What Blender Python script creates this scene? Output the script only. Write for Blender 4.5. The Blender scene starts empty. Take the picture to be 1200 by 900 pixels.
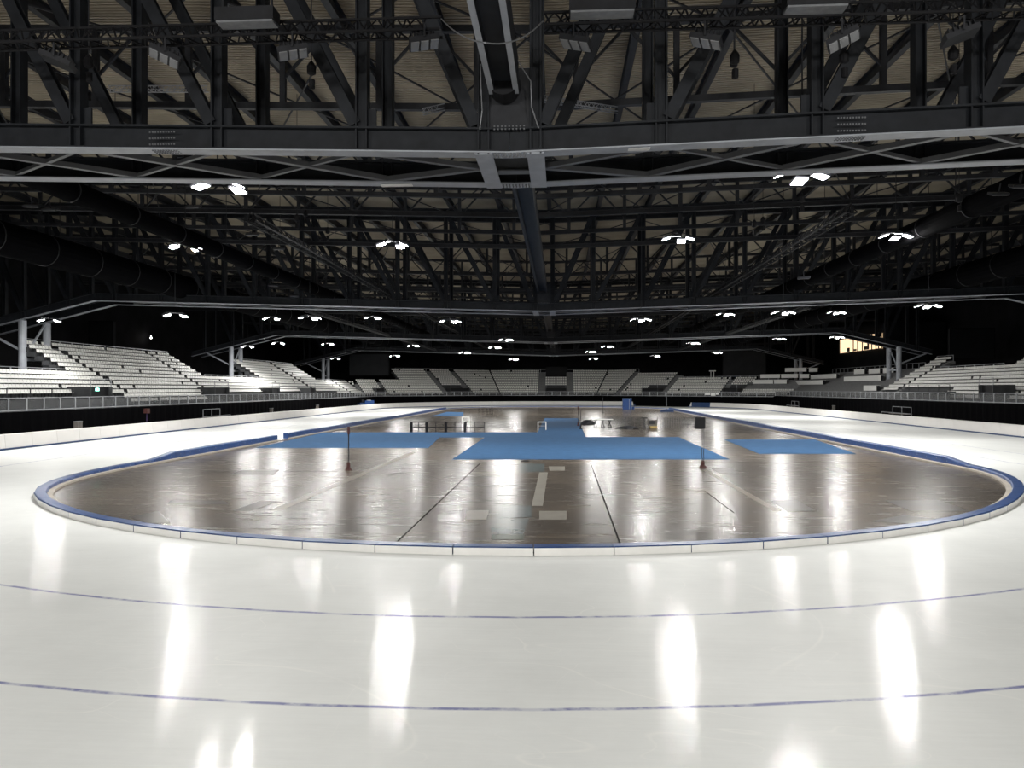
import bpy, math, random
from mathutils import Vector, Matrix
random.seed(7)
PI = math.pi
C = bpy.context.scene.collection
SC = bpy.context.scene

# ------------------------------------------------------------------ camera model (metres, ice at z = 0, oval's long axis along +Y)
F, YAW, YH, CH = 900.0, 0.0633, 455.5, 4.6
SY, CY = math.sin(YAW), math.cos(YAW)
XC = -1.8                                       # centre line of the hall
def px_of(X, Y): return 600 + F*(CY*X+SY*Y)/(-SY*X+CY*Y)
def gnd(px, py, z=0.0):                         # photo measurement -> point on a horizontal plane
    d = F*(CH-z)/(py-YH); r = (px-600)/F*d
    return Vector((CY*r-SY*d, SY*r+CY*d, z))
def at_y(px, py, Y):                            # photo measurement -> point on the vertical plane at Y
    k = (px-600)/F                              # r = k d
    # CY X + SY Y = k(-SY X + CY Y)
    X = Y*(k*CY-SY)/(CY+k*SY); d = -SY*X+CY*Y
    return Vector((X, Y, CH+(YH-py)/F*d))

# ------------------------------------------------------------------ materials
def nt(m): return m.node_tree.nodes, m.node_tree.links
def mat(name, col, rough=0.6, metal=0.0, spec=0.5, var=0.0, vscale=3.0, bump=0.0, bscale=20.0, emit=None, strength=0.0):
    m = bpy.data.materials.new(name); m.use_nodes = True
    n, l = nt(m); b = n['Principled BSDF']
    b.inputs['Base Color'].default_value = (*col, 1); b.inputs['Roughness'].default_value = rough
    b.inputs['Metallic'].default_value = metal; b.inputs['Specular IOR Level'].default_value = spec
    if emit: b.inputs['Emission Color'].default_value = (*emit, 1); b.inputs['Emission Strength'].default_value = strength
    tc = n.new('ShaderNodeTexCoord')
    if var:
        t = n.new('ShaderNodeTexNoise'); t.inputs['Scale'].default_value = vscale; t.inputs['Detail'].default_value = 5
        l.new(tc.outputs['Object'], t.inputs['Vector'])
        r = n.new('ShaderNodeMapRange'); r.inputs[1].default_value = .3; r.inputs[2].default_value = .7
        r.inputs[3].default_value = 1-var; r.inputs[4].default_value = 1+var; l.new(t.outputs[0], r.inputs[0])
        v = n.new('ShaderNodeVectorMath'); v.operation = 'SCALE'; v.inputs[0].default_value = col
        l.new(r.outputs[0], v.inputs['Scale']); l.new(v.outputs[0], b.inputs['Base Color'])
    if bump:
        t = n.new('ShaderNodeTexNoise'); t.inputs['Scale'].default_value = bscale; l.new(tc.outputs['Object'], t.inputs['Vector'])
        bp = n.new('ShaderNodeBump'); bp.inputs['Strength'].default_value = bump; l.new(t.outputs[0], bp.inputs['Height']); l.new(bp.outputs[0], b.inputs['Normal'])
    return m
M = {}
M['steel'] = mat('charcoal_steel', (.016,.018,.022), .55, .0, .22, .25, 2.0)
M['steel_dark'] = mat('dark_steel', (.018,.019,.023), .55, 0, .35, .3, 2.0)
M['steel_mid'] = mat('mid_grey_steel', (.13,.135,.145), .5, 0, .4, .15, 1.5)
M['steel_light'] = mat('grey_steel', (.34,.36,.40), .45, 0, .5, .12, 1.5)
M['galv'] = mat('galvanised', (.30,.31,.33), .4, .4, .5, .15, 4)
M['black'] = mat('matt_black', (.008,.008,.010), .7, 0, .3)
M['deck'] = mat('roof_deck', (.37,.325,.25), .6, 0, .3, .16, .35)
M['wall'] = mat('dark_wall', (.012,.012,.014), .8, 0, .2, .4, .3)
M['curtain'] = mat('black_cloth', (.0025,.0025,.003), .95, 0, .02)
M['panelgrey'] = mat('dark_panel', (.022,.024,.027), .7, 0, .3, .15, .5)
M['seat'] = mat('white_plastic', (.80,.80,.77), .4, 0, .5, .06, 1.0)
M['tier'] = mat('tier_grey', (.045,.047,.05), .6, 0, .3, .2, 1.2)
M['stair'] = mat('stair_grey', (.16,.162,.165), .6, 0, .3, .15, 2)
M['rail'] = mat('rail_metal', (.32,.33,.35), .4, .3, .5)
M['mesh'] = mat('rail_panel', (.10,.105,.11), .5, 0, .4, .2, 6); M['mesh'].node_tree.nodes['Principled BSDF'].inputs['Alpha'].default_value = .45
M['matwhite'] = mat('mat_white', (.60,.585,.57), .55, 0, .3, .03, .8)
M['matblue'] = mat('mat_blue', (.005,.032,.11), .45, 0, .5, .15, 1.5)
M['padblue'] = mat('pad_blue', (.008,.045,.17), .35, 0, .5, .2, 3)
M['padwhite'] = mat('pad_frosted', (.84,.83,.80), .4, 0, .4, .05, 2)
M['beige'] = mat('beige_board', (.40,.36,.31), .6, 0, .3, .15, 2)
M['lampface'] = mat('lamp_face', (1,1,1), .5, emit=(1.0,.985,.95), strength=590)
M['lampface_near'] = mat('lamp_face_bright', (1,1,1), .5, emit=(1.0,.985,.95), strength=500)
M['lampface_mid'] = mat('lamp_face_medium', (1,1,1), .5, emit=(1.0,.985,.95), strength=400)
M['lampface_far'] = mat('lamp_face_dim', (1,1,1), .5, emit=(1.0,.985,.95), strength=240)
M['reflector'] = mat('reflector', (.55,.56,.58), .25, .6, .5)
M['carpetedge'] = mat('carpet_edge', (.03,.08,.16), .9)
M['deskwhite'] = mat('desk_white', (.82,.82,.80), .5, 0, .4, .03, 1)
M['red'] = mat('dark_red', (.05,.010,.008), .6)
M['bin'] = mat('blue_plastic', (.004,.045,.19), .4, 0, .5, .1, 3)
M['machine'] = mat('machine_grey', (.12,.11,.10), .6, 0, .4, .2, 3)
M['yellow'] = mat('yellow_wood', (.45,.33,.12), .6)
M['skin'] = mat('skin', (.35,.2,.14), .5)
M['jeans'] = mat('dark_violet_cloth', (.03,.015,.06), .8)
M['window'] = mat('lit_window', (.9,.7,.5), .3, emit=(1.0,.70,.42), strength=.85)
M['green'] = mat('green_sign', (.02,.3,.2), .4, emit=(.3,1,.7), strength=2.5)
M['spot'] = mat('small_lamp_face', (1,1,1), .4, emit=(1,.97,.9), strength=12)

def ice_mat():
    m = bpy.data.materials.new('ice'); m.use_nodes = True; n, l = nt(m); b = n['Principled BSDF']
    geo = n.new('ShaderNodeNewGeometry')
    def math_(op, a, c=None, cl=False):
        x = n.new('ShaderNodeMath'); x.operation = op; x.use_clamp = cl
        for i, v in enumerate((a, c)):
            if v is None: continue
            if isinstance(v, (int, float)): x.inputs[i].default_value = v
            else: l.new(v, x.inputs[i])
        return x.outputs[0]
    def noise(scale, detail=4, vec=None, sc=(1,1,1), rough=.5, dist=0):
        mp = n.new('ShaderNodeMapping'); mp.inputs['Scale'].default_value = sc; l.new(vec or geo.outputs['Position'], mp.inputs[0])
        t = n.new('ShaderNodeTexNoise'); t.inputs['Scale'].default_value = scale; t.inputs['Detail'].default_value = detail
        t.inputs['Roughness'].default_value = rough; t.inputs['Distortion'].default_value = dist
        l.new(mp.outputs[0], t.inputs['Vector']); return t.outputs[0]
    sep = n.new('ShaderNodeSeparateXYZ'); l.new(geo.outputs['Position'], sep.inputs[0])
    # stadium distance from the oval's spine
    x = math_('ADD', sep.outputs[0], 2.6)
    y = math_('SUBTRACT', math_('ABSOLUTE', math_('SUBTRACT', sep.outputs[1], 107.0)), 61.0)
    y = math_('MAXIMUM', y, 0.0)
    r = math_('SQRT', math_('ADD', math_('MULTIPLY', x, x), math_('MULTIPLY', y, y)))
    wob = math_('MULTIPLY', math_('SUBTRACT', noise(.8, 3), .5), .10)
    r = math_('ADD', r, wob)
    masks = []
    for R, w in ((30.62, .050), (35.05, .042)):
        d = math_('ABSOLUTE', math_('SUBTRACT', r, R))
        masks.append(math_('SUBTRACT', 1.0, math_('MULTIPLY', math_('MAXIMUM', math_('SUBTRACT', d, w*.6), 0.0), 1/(w*.9)), True))
    line = math_('MAXIMUM', masks[0], masks[1])
    br = n.new('ShaderNodeMapRange'); br.inputs[1].default_value = .40; br.inputs[2].default_value = .56; br.inputs[3].default_value = .32; br.inputs[4].default_value = 1.0
    l.new(noise(1.6, 5, rough=.7), br.inputs[0])
    line = math_('MULTIPLY', line, br.outputs[0])
    # base tone with a faint mottling and fine streaks along the skating direction
    tone = n.new('ShaderNodeMapRange'); tone.inputs[1].default_value = .3; tone.inputs[2].default_value = .7; tone.inputs[3].default_value = .90; tone.inputs[4].default_value = 1.07
    mixn = math_('ADD', math_('MULTIPLY', noise(.35, 6, rough=.65), .6), math_('MULTIPLY', noise(2.2, 7, sc=(.22, 4, 1), rough=.85), .4))
    l.new(mixn, tone.inputs[0])
    # scratches: thin contour lines of slow noises
    sc = None
    for k, (s, w) in enumerate(((.09, .0018), (.17, .0020), (.30, .0028))):
        nn = noise(s, 1.2, sc=(1, 1+.6*k, 1), dist=.6)
        nn = math_('ABSOLUTE', math_('SUBTRACT', nn, .47+.04*k))
        ln = math_('SUBTRACT', 1.0, math_('DIVIDE', nn, w), True)
        sc = ln if sc is None else math_('MAXIMUM', sc, ln)
    gate = n.new('ShaderNodeMapRange'); gate.inputs[1].default_value = .38; gate.inputs[2].default_value = .6; l.new(noise(.5, 3), gate.inputs[0])
    sc = math_('MULTIPLY', sc, gate.outputs[0])
    base = n.new('ShaderNodeVectorMath'); base.operation = 'SCALE'; base.inputs[0].default_value = (.80, .815, .80); l.new(tone.outputs[0], base.inputs['Scale'])
    m1 = n.new('ShaderNodeMix'); m1.data_type = 'RGBA'; l.new(math_('MULTIPLY', sc, .6), m1.inputs[0]); l.new(base.outputs[0], m1.inputs[6]); m1.inputs[7].default_value = (.9, .9, .87, 1)
    m2 = n.new('ShaderNodeMix'); m2.data_type = 'RGBA'; l.new(math_('MULTIPLY', line, .85), m2.inputs[0]); l.new(m1.outputs[2], m2.inputs[6]); m2.inputs[7].default_value = (.085, .10, .33, 1)
    l.new(m2.outputs[2], b.inputs['Base Color'])
    rr = n.new('ShaderNodeMapRange'); rr.inputs[3].default_value = .03; rr.inputs[4].default_value = .10; l.new(noise(.9, 5, sc=(.3, 4, 1)), rr.inputs[0]); l.new(rr.outputs[0], b.inputs['Coat Roughness'])
    b.inputs['Coat Weight'].default_value = .24; b.inputs['Coat IOR'].default_value = 1.31; b.inputs['Roughness'].default_value = .42
    b.inputs['Specular IOR Level'].default_value = .2; b.inputs['IOR'].default_value = 1.31
    bp = n.new('ShaderNodeBump'); bp.inputs['Strength'].default_value = .10; bp.inputs['Distance'].default_value = .02
    l.new(noise(9, 3, sc=(.3, 3, 1), rough=.7), bp.inputs['Height']); l.new(bp.outputs[0], b.inputs['Normal']); l.new(bp.outputs[0], b.inputs['Coat Normal'])
    return m
M['ice'] = ice_mat()

def concrete_mat(name='polished_concrete', col=(.082,.070,.059), rough=(.18,.30), tint=(.115,.093,.070)):
    m = bpy.data.materials.new(name); m.use_nodes = True; n, l = nt(m); b = n['Principled BSDF']; geo = n.new('ShaderNodeNewGeometry')
    def noise(s, det, sc=(1,1,1), ro=.6):
        mp = n.new('ShaderNodeMapping'); mp.inputs['Scale'].default_value = sc; l.new(geo.outputs['Position'], mp.inputs[0])
        t = n.new('ShaderNodeTexNoise'); t.inputs['Scale'].default_value = s; t.inputs['Detail'].default_value = det; t.inputs['Roughness'].default_value = ro
        l.new(mp.outputs[0], t.inputs['Vector']); return t.outputs[0]
    cr = n.new('ShaderNodeValToRGB'); e = cr.color_ramp.elements
    e[0].position = .3; e[0].color = (*[c*.62 for c in col], 1); e[1].position = .72; e[1].color = (*[c*1.45 for c in tint], 1)
    el = e.new(.5); el.color = (*col, 1)
    ad = n.new('ShaderNodeMath'); ad.operation = 'MULTIPLY_ADD'; ad.inputs[1].default_value = .5; l.new(noise(.16, 8), ad.inputs[0])
    h = n.new('ShaderNodeMath'); h.operation = 'MULTIPLY'; h.inputs[1].default_value = .5; l.new(noise(1.1, 8, (.3, 1.6, 1), .75), h.inputs[0]); l.new(h.outputs[0], ad.inputs[2])
    l.new(ad.outputs[0], cr.inputs[0]); l.new(cr.outputs[0], b.inputs['Base Color'])
    rr = n.new('ShaderNodeMapRange'); rr.inputs[1].default_value = .3; rr.inputs[2].default_value = .7; rr.inputs[3].default_value = rough[0]; rr.inputs[4].default_value = rough[1]
    l.new(noise(.8, 6, (.5, 2.5, 1)), rr.inputs[0]); l.new(rr.outputs[0], b.inputs['Roughness'])
    bp = n.new('ShaderNodeBump'); bp.inputs['Strength'].default_value = .13; bp.inputs['Distance'].default_value = .02; l.new(noise(5, 3, (.4, 2.2, 1)), bp.inputs['Height']); l.new(bp.outputs[0], b.inputs['Normal'])
    b.inputs['Specular IOR Level'].default_value = .12
    return m
M['concrete'] = concrete_mat()
def flat_patch(name, col, rough): return mat(name, col, rough, 0, .12, .12, 1.5)
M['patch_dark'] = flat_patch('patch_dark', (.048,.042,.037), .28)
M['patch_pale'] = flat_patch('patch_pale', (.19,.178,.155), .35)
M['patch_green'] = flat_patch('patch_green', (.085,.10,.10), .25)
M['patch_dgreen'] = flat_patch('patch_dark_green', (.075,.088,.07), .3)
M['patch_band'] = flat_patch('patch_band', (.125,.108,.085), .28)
M['joint'] = mat('joint_line', (.008,.007,.006), .9, 0, .02)
def carpet_mat():
    m = mat('blue_carpet', (.065,.165,.33), .85, 0, .1, .0); n, l = nt(m); b = n['Principled BSDF']; geo = n.new('ShaderNodeNewGeometry')
    t = n.new('ShaderNodeTexNoise'); t.inputs['Scale'].default_value = 1.2; t.inputs['Detail'].default_value = 10; t.inputs['Roughness'].default_value = .85; l.new(geo.outputs['Position'], t.inputs['Vector'])
    cr = n.new('ShaderNodeValToRGB'); cr.color_ramp.elements[0].position = .35; cr.color_ramp.elements[0].color = (.020,.060,.135,1); cr.color_ramp.elements[1].position = .68; cr.color_ramp.elements[1].color = (.034,.098,.205,1)
    l.new(t.outputs[0], cr.inputs[0]); l.new(cr.outputs[0], b.inputs['Base Color']); return m
M['carpet'] = carpet_mat()

# ------------------------------------------------------------------ mesh builder
class MB:
    def __init__(s): s.v = []; s.f = []; s.m = []
    def add(s, vs, fs, mi=0):
        o = len(s.v); s.v += [tuple(v) for v in vs]; s.f += [tuple(i+o for i in f) for f in fs]; s.m += [mi]*len(fs); return s
    def box(s, c, d, mi=0, rz=0.0):
        x, y, z = [q/2 for q in d]; c = Vector(c); cr, sr = math.cos(rz), math.sin(rz); vs = []
        for sx, sy, sz in ((-1,-1,-1),(1,-1,-1),(1,1,-1),(-1,1,-1),(-1,-1,1),(1,-1,1),(1,1,1),(-1,1,1)):
            a, b = sx*x, sy*y; vs.append((c.x+a*cr-b*sr, c.y+a*sr+b*cr, c.z+sz*z))
        return s.add(vs, ((3,2,1,0),(4,5,6,7),(0,1,5,4),(1,2,6,5),(2,3,7,6),(3,0,4,7)), mi)
    def prof(s, p, q, poly, up=(0,0,1), mi=0):
        """sweep a closed 2D outline (side, up) from p to q"""
        p, q = Vector(p), Vector(q); a = (q-p).normalized(); u = Vector(up)
        if abs(a.dot(u)) > .98: u = Vector((0,1,0)) if abs(a.y) < .9 else Vector((1,0,0))
        r = a.cross(u).normalized(); u = r.cross(a).normalized(); n = len(poly); vs = []
        for o in (p, q): vs += [o+r*x+u*y for x, y in poly]
        fs = [(i, (i+1) % n, n+(i+1) % n, n+i) for i in range(n)]+[tuple(range(n))[::-1], tuple(range(n, 2*n))]
        return s.add(vs, fs, mi)
    def bar(s, p, q, w, h=None, up=(0,0,1), mi=0):
        h = h or w; return s.prof(p, q, ((-w/2,-h/2),(w/2,-h/2),(w/2,h/2),(-w/2,h/2)), up, mi)
    def ibeam(s, p, q, w, h, t=.05, up=(0,0,1), mi=0):
        a, b = w/2, h/2
        return s.prof(p, q, ((-a,-b),(a,-b),(a,-b+t),(t/2,-b+t),(t/2,b-t),(a,b-t),(a,b),(-a,b),(-a,b-t),(-t/2,b-t),(-t/2,-b+t),(-a,-b+t)), up, mi)
    def tube(s, p, q, r, n=8, mi=0):
        return s.prof(p, q, [(r*math.cos(2*PI*i/n), r*math.sin(2*PI*i/n)) for i in range(n)], (0,0,1), mi)
    def lathe(s, c, pts, n=12, mi=0):
        vs = []; fs = []
        for r, z in pts: vs += [(c[0]+r*math.cos(2*PI*i/n), c[1]+r*math.sin(2*PI*i/n), c[2]+z) for i in range(n)]
        for k in range(len(pts)-1):
            for i in range(n): fs.append((k*n+i, k*n+(i+1) % n, (k+1)*n+(i+1) % n, (k+1)*n+i))
        fs += [tuple(range(n))[::-1], tuple(range((len(pts)-1)*n, len(pts)*n))]
        return s.add(vs, fs, mi)
    def mesh(s, name, mats):
        me = bpy.data.meshes.new(name); me.from_pydata(s.v, [], s.f)
        for m in (mats if isinstance(mats, (list, tuple)) else [mats]): me.materials.append(m)
        if any(s.m): me.polygons.foreach_set('material_index', s.m)
        me.update(); return me
    def obj(s, name, mats, parent=None, loc=None, rz=0):
        return link(name, s.mesh(name, mats), parent, loc, rz)
def link(name, me, parent=None, loc=None, rz=0):
    o = bpy.data.objects.new(name, me); C.objects.link(o)
    if loc is not None: o.location = loc
    if rz: o.rotation_euler = (0,0,rz)
    if parent: o.parent = parent
    return o
def tag(o, label=None, cat=None, group=None, kind=None):
    for k, v in (('label', label), ('category', cat), ('group', group), ('kind', kind)):
        if v: o[k] = v
    return o
def thing(name, label, cat, loc=(0,0,0), rz=0, group=None):
    return tag(link(name, None, None, loc, rz), label, cat, group)
def copy_tree(o, parent=None):
    c = o.copy(); C.objects.link(c); c.parent = parent
    for ch in list(o.children): copy_tree(ch, c)
    return c
def relabel(o, label, group=None):
    o['label'] = label
    if group: o['group'] = group
    return o
ORD = ['first','second','third','fourth','fifth','sixth','seventh','eighth','ninth','tenth','eleventh','twelfth','thirteenth','fourteenth','fifteenth','sixteenth','seventeenth','eighteenth','nineteenth','twentieth']
TENS = {20:'twenty',30:'thirty',40:'forty',50:'fifty',60:'sixty',70:'seventy',80:'eighty',90:'ninety'}
def ordinal(i):                                  # 0 -> first
    i += 1
    if i <= 20: return ORD[i-1]
    if i >= 100: return 'hundred and '+ordinal(i-101) if i > 100 else 'hundredth'
    t, r = i//10*10, i % 10
    return TENS[t][:-1]+'ieth' if r == 0 else TENS[t]+'-'+ORD[r-1]

# ------------------------------------------------------------------ the hall shell
def plane(name, m, pts, z): b = MB(); b.add([(x, y, z) for x, y in pts], [tuple(range(len(pts)))]); return b.obj(name, m)
floor = MB().box((0, 110, -.13), (190, 300, .2)).obj('floor', M['concrete']); tag(floor, kind='structure')
for nm, c, d in (('wall_left', (-84,110,13), (.4,300,27)), ('wall_right', (84,110,13), (.4,300,27)), ('wall_back', (0,256,13), (168,.4,27)), ('wall_front', (0,-36,13), (168,.4,27))):
    tag(MB().box(c, d).obj(nm, M['wall']), kind='structure')
ZD = CH+19.9                                     # underside of the roof deck at the centre line
def zroof(X): return ZD+.03*abs(X-XC)
b = MB(); P = .32; ys = []
y = -36.0
while y < 256:
    ys += [(y, 0), (y+P*.42, 0), (y+P*.5, .12), (y+P*.92, .12)]; y += P
for X in (-84, XC, 84): b.v += [(X, yy, zroof(X)+zz) for yy, zz in ys]
n = len(ys)
for k in range(2):
    for i in range(n-1): b.f.append((k*n+i, k*n+i+1, (k+1)*n+i+1, (k+1)*n+i)); b.m.append(0)
tag(b.obj('ceiling', M['deck']), kind='structure')

# ------------------------------------------------------------------ oval track
KC = Vector((-2.3, 46)); KR = 24.9; YF = 167.5; XL, XR = -25.5, 23.75; KF = (XR-XL)/2; KXF = (XR+XL)/2
def sstep(a, b, x): t = max(0, min(1, (x-a)/(b-a))); return t*t*(3-2*t)
def kerb_xy(t):
    """outer foot line of the kerb; t in 0..4: near arc (left to right), right straight, far arc, left straight"""
    if t < 1:
        a = PI+PI*t; p = Vector((KC.x+KR*math.cos(a), KC.y+KR*math.sin(a)))
        p.x += ((XL-(KC.x-KR))*(1-t > .5) + (XR-(KC.x+KR))*(t > .5))*sstep(30, 46, p.y); return p
    if t < 2: return Vector((XR, 46+(YF-46)*(t-1)))
    if t < 3: a = PI*(t-2); return Vector((KXF+KF*math.cos(a), YF+KF*math.sin(a)))
    return Vector((XL, YF-(YF-46)*(t-3)))
OXL, OXR, OYF = -41.4, 43.2, 168.0; OR_ = (OXR-OXL)/2; OXC = (OXR+OXL)/2
def outer_xy(t):
    if t < 1: a = PI+PI*t; return Vector((OXC+OR_*math.cos(a), 46+OR_*math.sin(a)))
    if t < 2: return Vector((OXR, 46+(OYF-46)*(t-1)))
    if t < 3: a = PI*(t-2); return Vector((OXC+OR_*math.cos(a), OYF+OR_*math.sin(a)))
    return Vector((OXL, OYF-(OYF-46)*(t-3)))
ts = [i/96 for i in range(96)]+[1+i/12 for i in range(12)]+[2+i/96 for i in range(96)]+[3+i/12 for i in range(12)]
b = MB(); n = len(ts)
for f, e in ((kerb_xy, -.3), (outer_xy, .8)):
    for z in (0, -.028):
        for t in ts:
            p = f(t); q = f((t+.004) % 4)-p; nn = Vector((q.y, -q.x)).normalized(); p = p+nn*e; b.v.append((p.x, p.y, z))
for i in range(n):
    j = (i+1) % n
    for a_, c_ in ((0, 2), (2, 3), (1, 0)):
        b.f.append((a_*n+i, a_*n+j, c_*n+j, c_*n+i)); b.m.append(0)
ice = b.obj('ice_track', M['ice']); tag(ice, 'wide white ice track with faded blue lane lines running round the concrete infield', 'ice rink')

def walk(f, t0, t1, step):
    """points along f every `step` metres between t0 and t1: list of (point, tangent, length)"""
    N = 4000; pts = [f((t0+(t1-t0)*i/N) % 4) for i in range(N+1)]; L = [0]
    for i in range(N): L.append(L[-1]+(pts[i+1]-pts[i]).length)
    k = max(1, round(L[-1]/step)); st = L[-1]/k; out = []; j = 0
    for m_ in range(k+1):
        while j < N and L[j] < m_*st-1e-9: j += 1
        out.append(pts[j])
    return out
def pad_mesh(L, Lin, w, h0, h1, name):
    """edge pad: outer face white toward the ice (+y is outwards), blue top and inner face"""
    a, i_ = L/2-.02, Lin/2-.02
    b = MB(); k = .05
    def ring(x0, x1, h): return [(x0, 0, 0), (x0, 0, h-.03), (x0, -.03, h), (x1, -w+.04, h), (x1, -w, h-.04), (x1, -w, .07), (x1, -w+.03, .07), (x1, -w+.03, 0)]
    r0 = [(-(a if v[1] > -w/2 else i_), v[1], v[2]) for v in ring(0, 0, h0)]; r1 = [((a if v[1] > -w/2 else i_), v[1], v[2]) for v in ring(0, 0, h1)]
    b.v = r0+r1; nn = 8
    for q in range(nn): b.f.append((q, (q+1) % nn, nn+(q+1) % nn, nn+q)); b.m.append(1 if q in (0,) else 0)
    b.f += [tuple(range(nn))[::-1], tuple(range(nn, 2*nn))]; b.m += [0, 0]
    for xx in (-L*.25, L*.25): b.box((xx, -w-.005, (h0+h1)/2*.62), (.05,.015,.05), 2)
    return b.mesh(name, [M['padblue'], M['padwhite'], M['rail']])
def board_mesh(L, w): return MB().box((0, -w-.10, .03), (L-.03, .26, .10)).mesh('foot_board', M['beige'])
def place_pads(t0, t1, step, h, w, label, group, curved, skip=()):
    pts = walk(kerb_xy, t0, t1, step); me = bm_ = None
    for i in range(len(pts)-1):
        p, q = pts[i], pts[i+1]; L = (q-p).length
        if me is None:
            Lin = L*(1-w/KR) if curved else L; me = pad_mesh(L, Lin, w, h, h, 'edge_pad'); bm_ = board_mesh(Lin, w)
        mid = (p+q)/2; ang = math.atan2((q-p).y, (q-p).x)+PI
        if i in skip: continue
        mm = me
        if not curved and i == 0 and t0 < 3: mm = pad_mesh(L, L, w, h, .24, 'edge_pad_ramp')
        if not curved and t0 >= 3 and i == len(pts)-2: mm = pad_mesh(L, L, w, .24, h, 'edge_pad_ramp')
        o = link('edge_pad', mm, None, (mid.x, mid.y, .0), ang)
        tag(o, label(i, len(pts)-1), 'edge pad', group); fb = link('foot_board', bm_, o)
place_pads(0, 1, 2.25, .235, .46, lambda i, n: f'low blue-topped white edge pad, {ordinal(i)} from the left along the near bend', 'low edge pads round the near bend', True)
place_pads(1, 2, 2.6, .50, .46, lambda i, n: f'tall blue edge pad on the right-hand straight, {ordinal(i)} counted from the near bend', 'tall blue edge pads along the right straight', False)
place_pads(2, 3, 2.25, .22, .46, lambda i, n: f'blue edge pad of the far bend, {ordinal(i)} counted from the right', 'blue edge pads round the far bend', True)
Lp = walk(kerb_xy, 3, 4, 2.6); gap = min(range(len(Lp)-1), key=lambda i: abs(px_of(*((Lp[i]+Lp[i+1])/2))-329))
place_pads(3, 4, 2.6, .50, .46, lambda i, n: f'tall blue edge pad on the left-hand straight, {ordinal(n-1-i)} counted from the near bend', 'tall blue edge pads along the left straight', False, (gap,))

# outer crash mats, 1.15 m high, white with a blue foot strip
def crash_mesh(L, Lo, white=True):
    b = MB(); a, c = L/2-.015, Lo/2-.015
    pr = [(0, 0), (.10, 1.12), (.14, 1.16), (.56, 1.16), (.60, 1.12), (.60, 0)]
    for s in (-1, 1): b.v += [(s*(a+(c-a)*y/.6), y, z) for y, z in pr]
    nn = 6
    for q in range(nn): b.f.append((q, (q+1) % nn, nn+(q+1) % nn, nn+q)[::-1]); b.m.append(0)
    b.f += [tuple(range(nn)), tuple(range(nn, 2*nn))[::-1]]; b.m += [0, 0]
    return b.mesh('crash_mat', M['matwhite'] if white else M['matblue'])
strip = {}
def crash(t0, t1, step, where, group):
    pts = walk(outer_xy, t0, t1, step); L = (pts[1]-pts[0]).length; cur = t0 in (0, 2); Lo = L*(1+.6/OR_) if cur else L
    mw, mb = crash_mesh(L, Lo), crash_mesh(L, Lo, False); st = MB().box((0, -.012, .075), (L-.02, .03, .13)).mesh('foot_strip', M['matblue'])
    for i in range(len(pts)-1):
        p, q = pts[i], pts[i+1]; mid = (p+q)/2; X = px_of(mid.x, mid.y)
        if mid.y < 36: continue
        blue = mid.y > 150 and 814 < X < 834 and mid.x > 0
        col = 'blue' if blue else 'white'
        o = link('crash_mat', mb if blue else mw, None, (mid.x, mid.y, 0), math.atan2((q-p).y, (q-p).x)+PI)
        tag(o, f'{col} safety mat standing {where}, {ordinal(i)} of its run', 'safety mat', group if not blue else 'blue safety mats in the gap of the white run')
        link('foot_strip', st, o)
crash(0, 1, 3.0, 'along the outer edge of the near bend', 'white safety mats by the near bend')
crash(1, 2, 3.0, 'along the right outer edge of the ice', 'white safety mats on the right straight')
crash(2, 3, 3.0, 'round the far outer edge of the ice', 'white safety mats round the far bend')
crash(3, 4, 3.0, 'along the left outer edge of the ice', 'white safety mats on the left straight')

# ------------------------------------------------------------------ infield marks and carpets
def poly_px(pts, z=0.0, xmin=-99, xmax=99):
    out = []
    for x, y in pts:
        p = gnd(x, y); out.append((min(max(p.x, xmin), xmax), p.y))
    return out
def slab(pts, z0, z1):
    b = MB(); n = len(pts); ar = sum(pts[i][0]*pts[(i+1) % n][1]-pts[(i+1) % n][0]*pts[i][1] for i in range(n))
    if ar < 0: pts = pts[::-1]
    b.v = [(x, y, z0) for x, y in pts]+[(x, y, z1) for x, y in pts]
    b.f = [tuple(range(n))[::-1], tuple(range(n, 2*n))]+[(i, (i+1) % n, n+(i+1) % n, n+i) for i in range(n)]; b.m = [0]*len(b.f); return b
ZF = -.03
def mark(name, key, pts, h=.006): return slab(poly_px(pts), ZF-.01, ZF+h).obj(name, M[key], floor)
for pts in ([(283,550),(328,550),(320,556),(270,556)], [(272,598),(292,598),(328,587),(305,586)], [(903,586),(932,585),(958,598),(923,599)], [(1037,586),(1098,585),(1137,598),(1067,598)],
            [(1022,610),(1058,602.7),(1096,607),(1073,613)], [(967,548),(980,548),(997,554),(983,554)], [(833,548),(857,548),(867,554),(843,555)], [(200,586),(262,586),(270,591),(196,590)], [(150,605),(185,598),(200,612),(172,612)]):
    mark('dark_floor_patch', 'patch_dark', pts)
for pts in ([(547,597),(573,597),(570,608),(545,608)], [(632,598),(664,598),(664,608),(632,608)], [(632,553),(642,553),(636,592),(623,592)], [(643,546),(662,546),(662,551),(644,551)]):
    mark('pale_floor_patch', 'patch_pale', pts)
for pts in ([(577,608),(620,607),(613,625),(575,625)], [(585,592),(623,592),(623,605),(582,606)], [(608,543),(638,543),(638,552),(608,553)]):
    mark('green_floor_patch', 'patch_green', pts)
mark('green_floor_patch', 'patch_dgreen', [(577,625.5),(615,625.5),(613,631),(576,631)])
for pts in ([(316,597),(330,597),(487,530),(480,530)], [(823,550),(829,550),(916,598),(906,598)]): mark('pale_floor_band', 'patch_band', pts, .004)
def joint(p, q, w=.05):
    a, c = gnd(*p), gnd(*q); d = (c-a).normalized(); s = Vector((-d.y, d.x, 0))*w/2
    slab([(v.x, v.y) for v in (a+s, c+s, c-s, a-s)], ZF-.01, ZF+.009).obj('floor_joint', M['joint'], floor)
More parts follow.
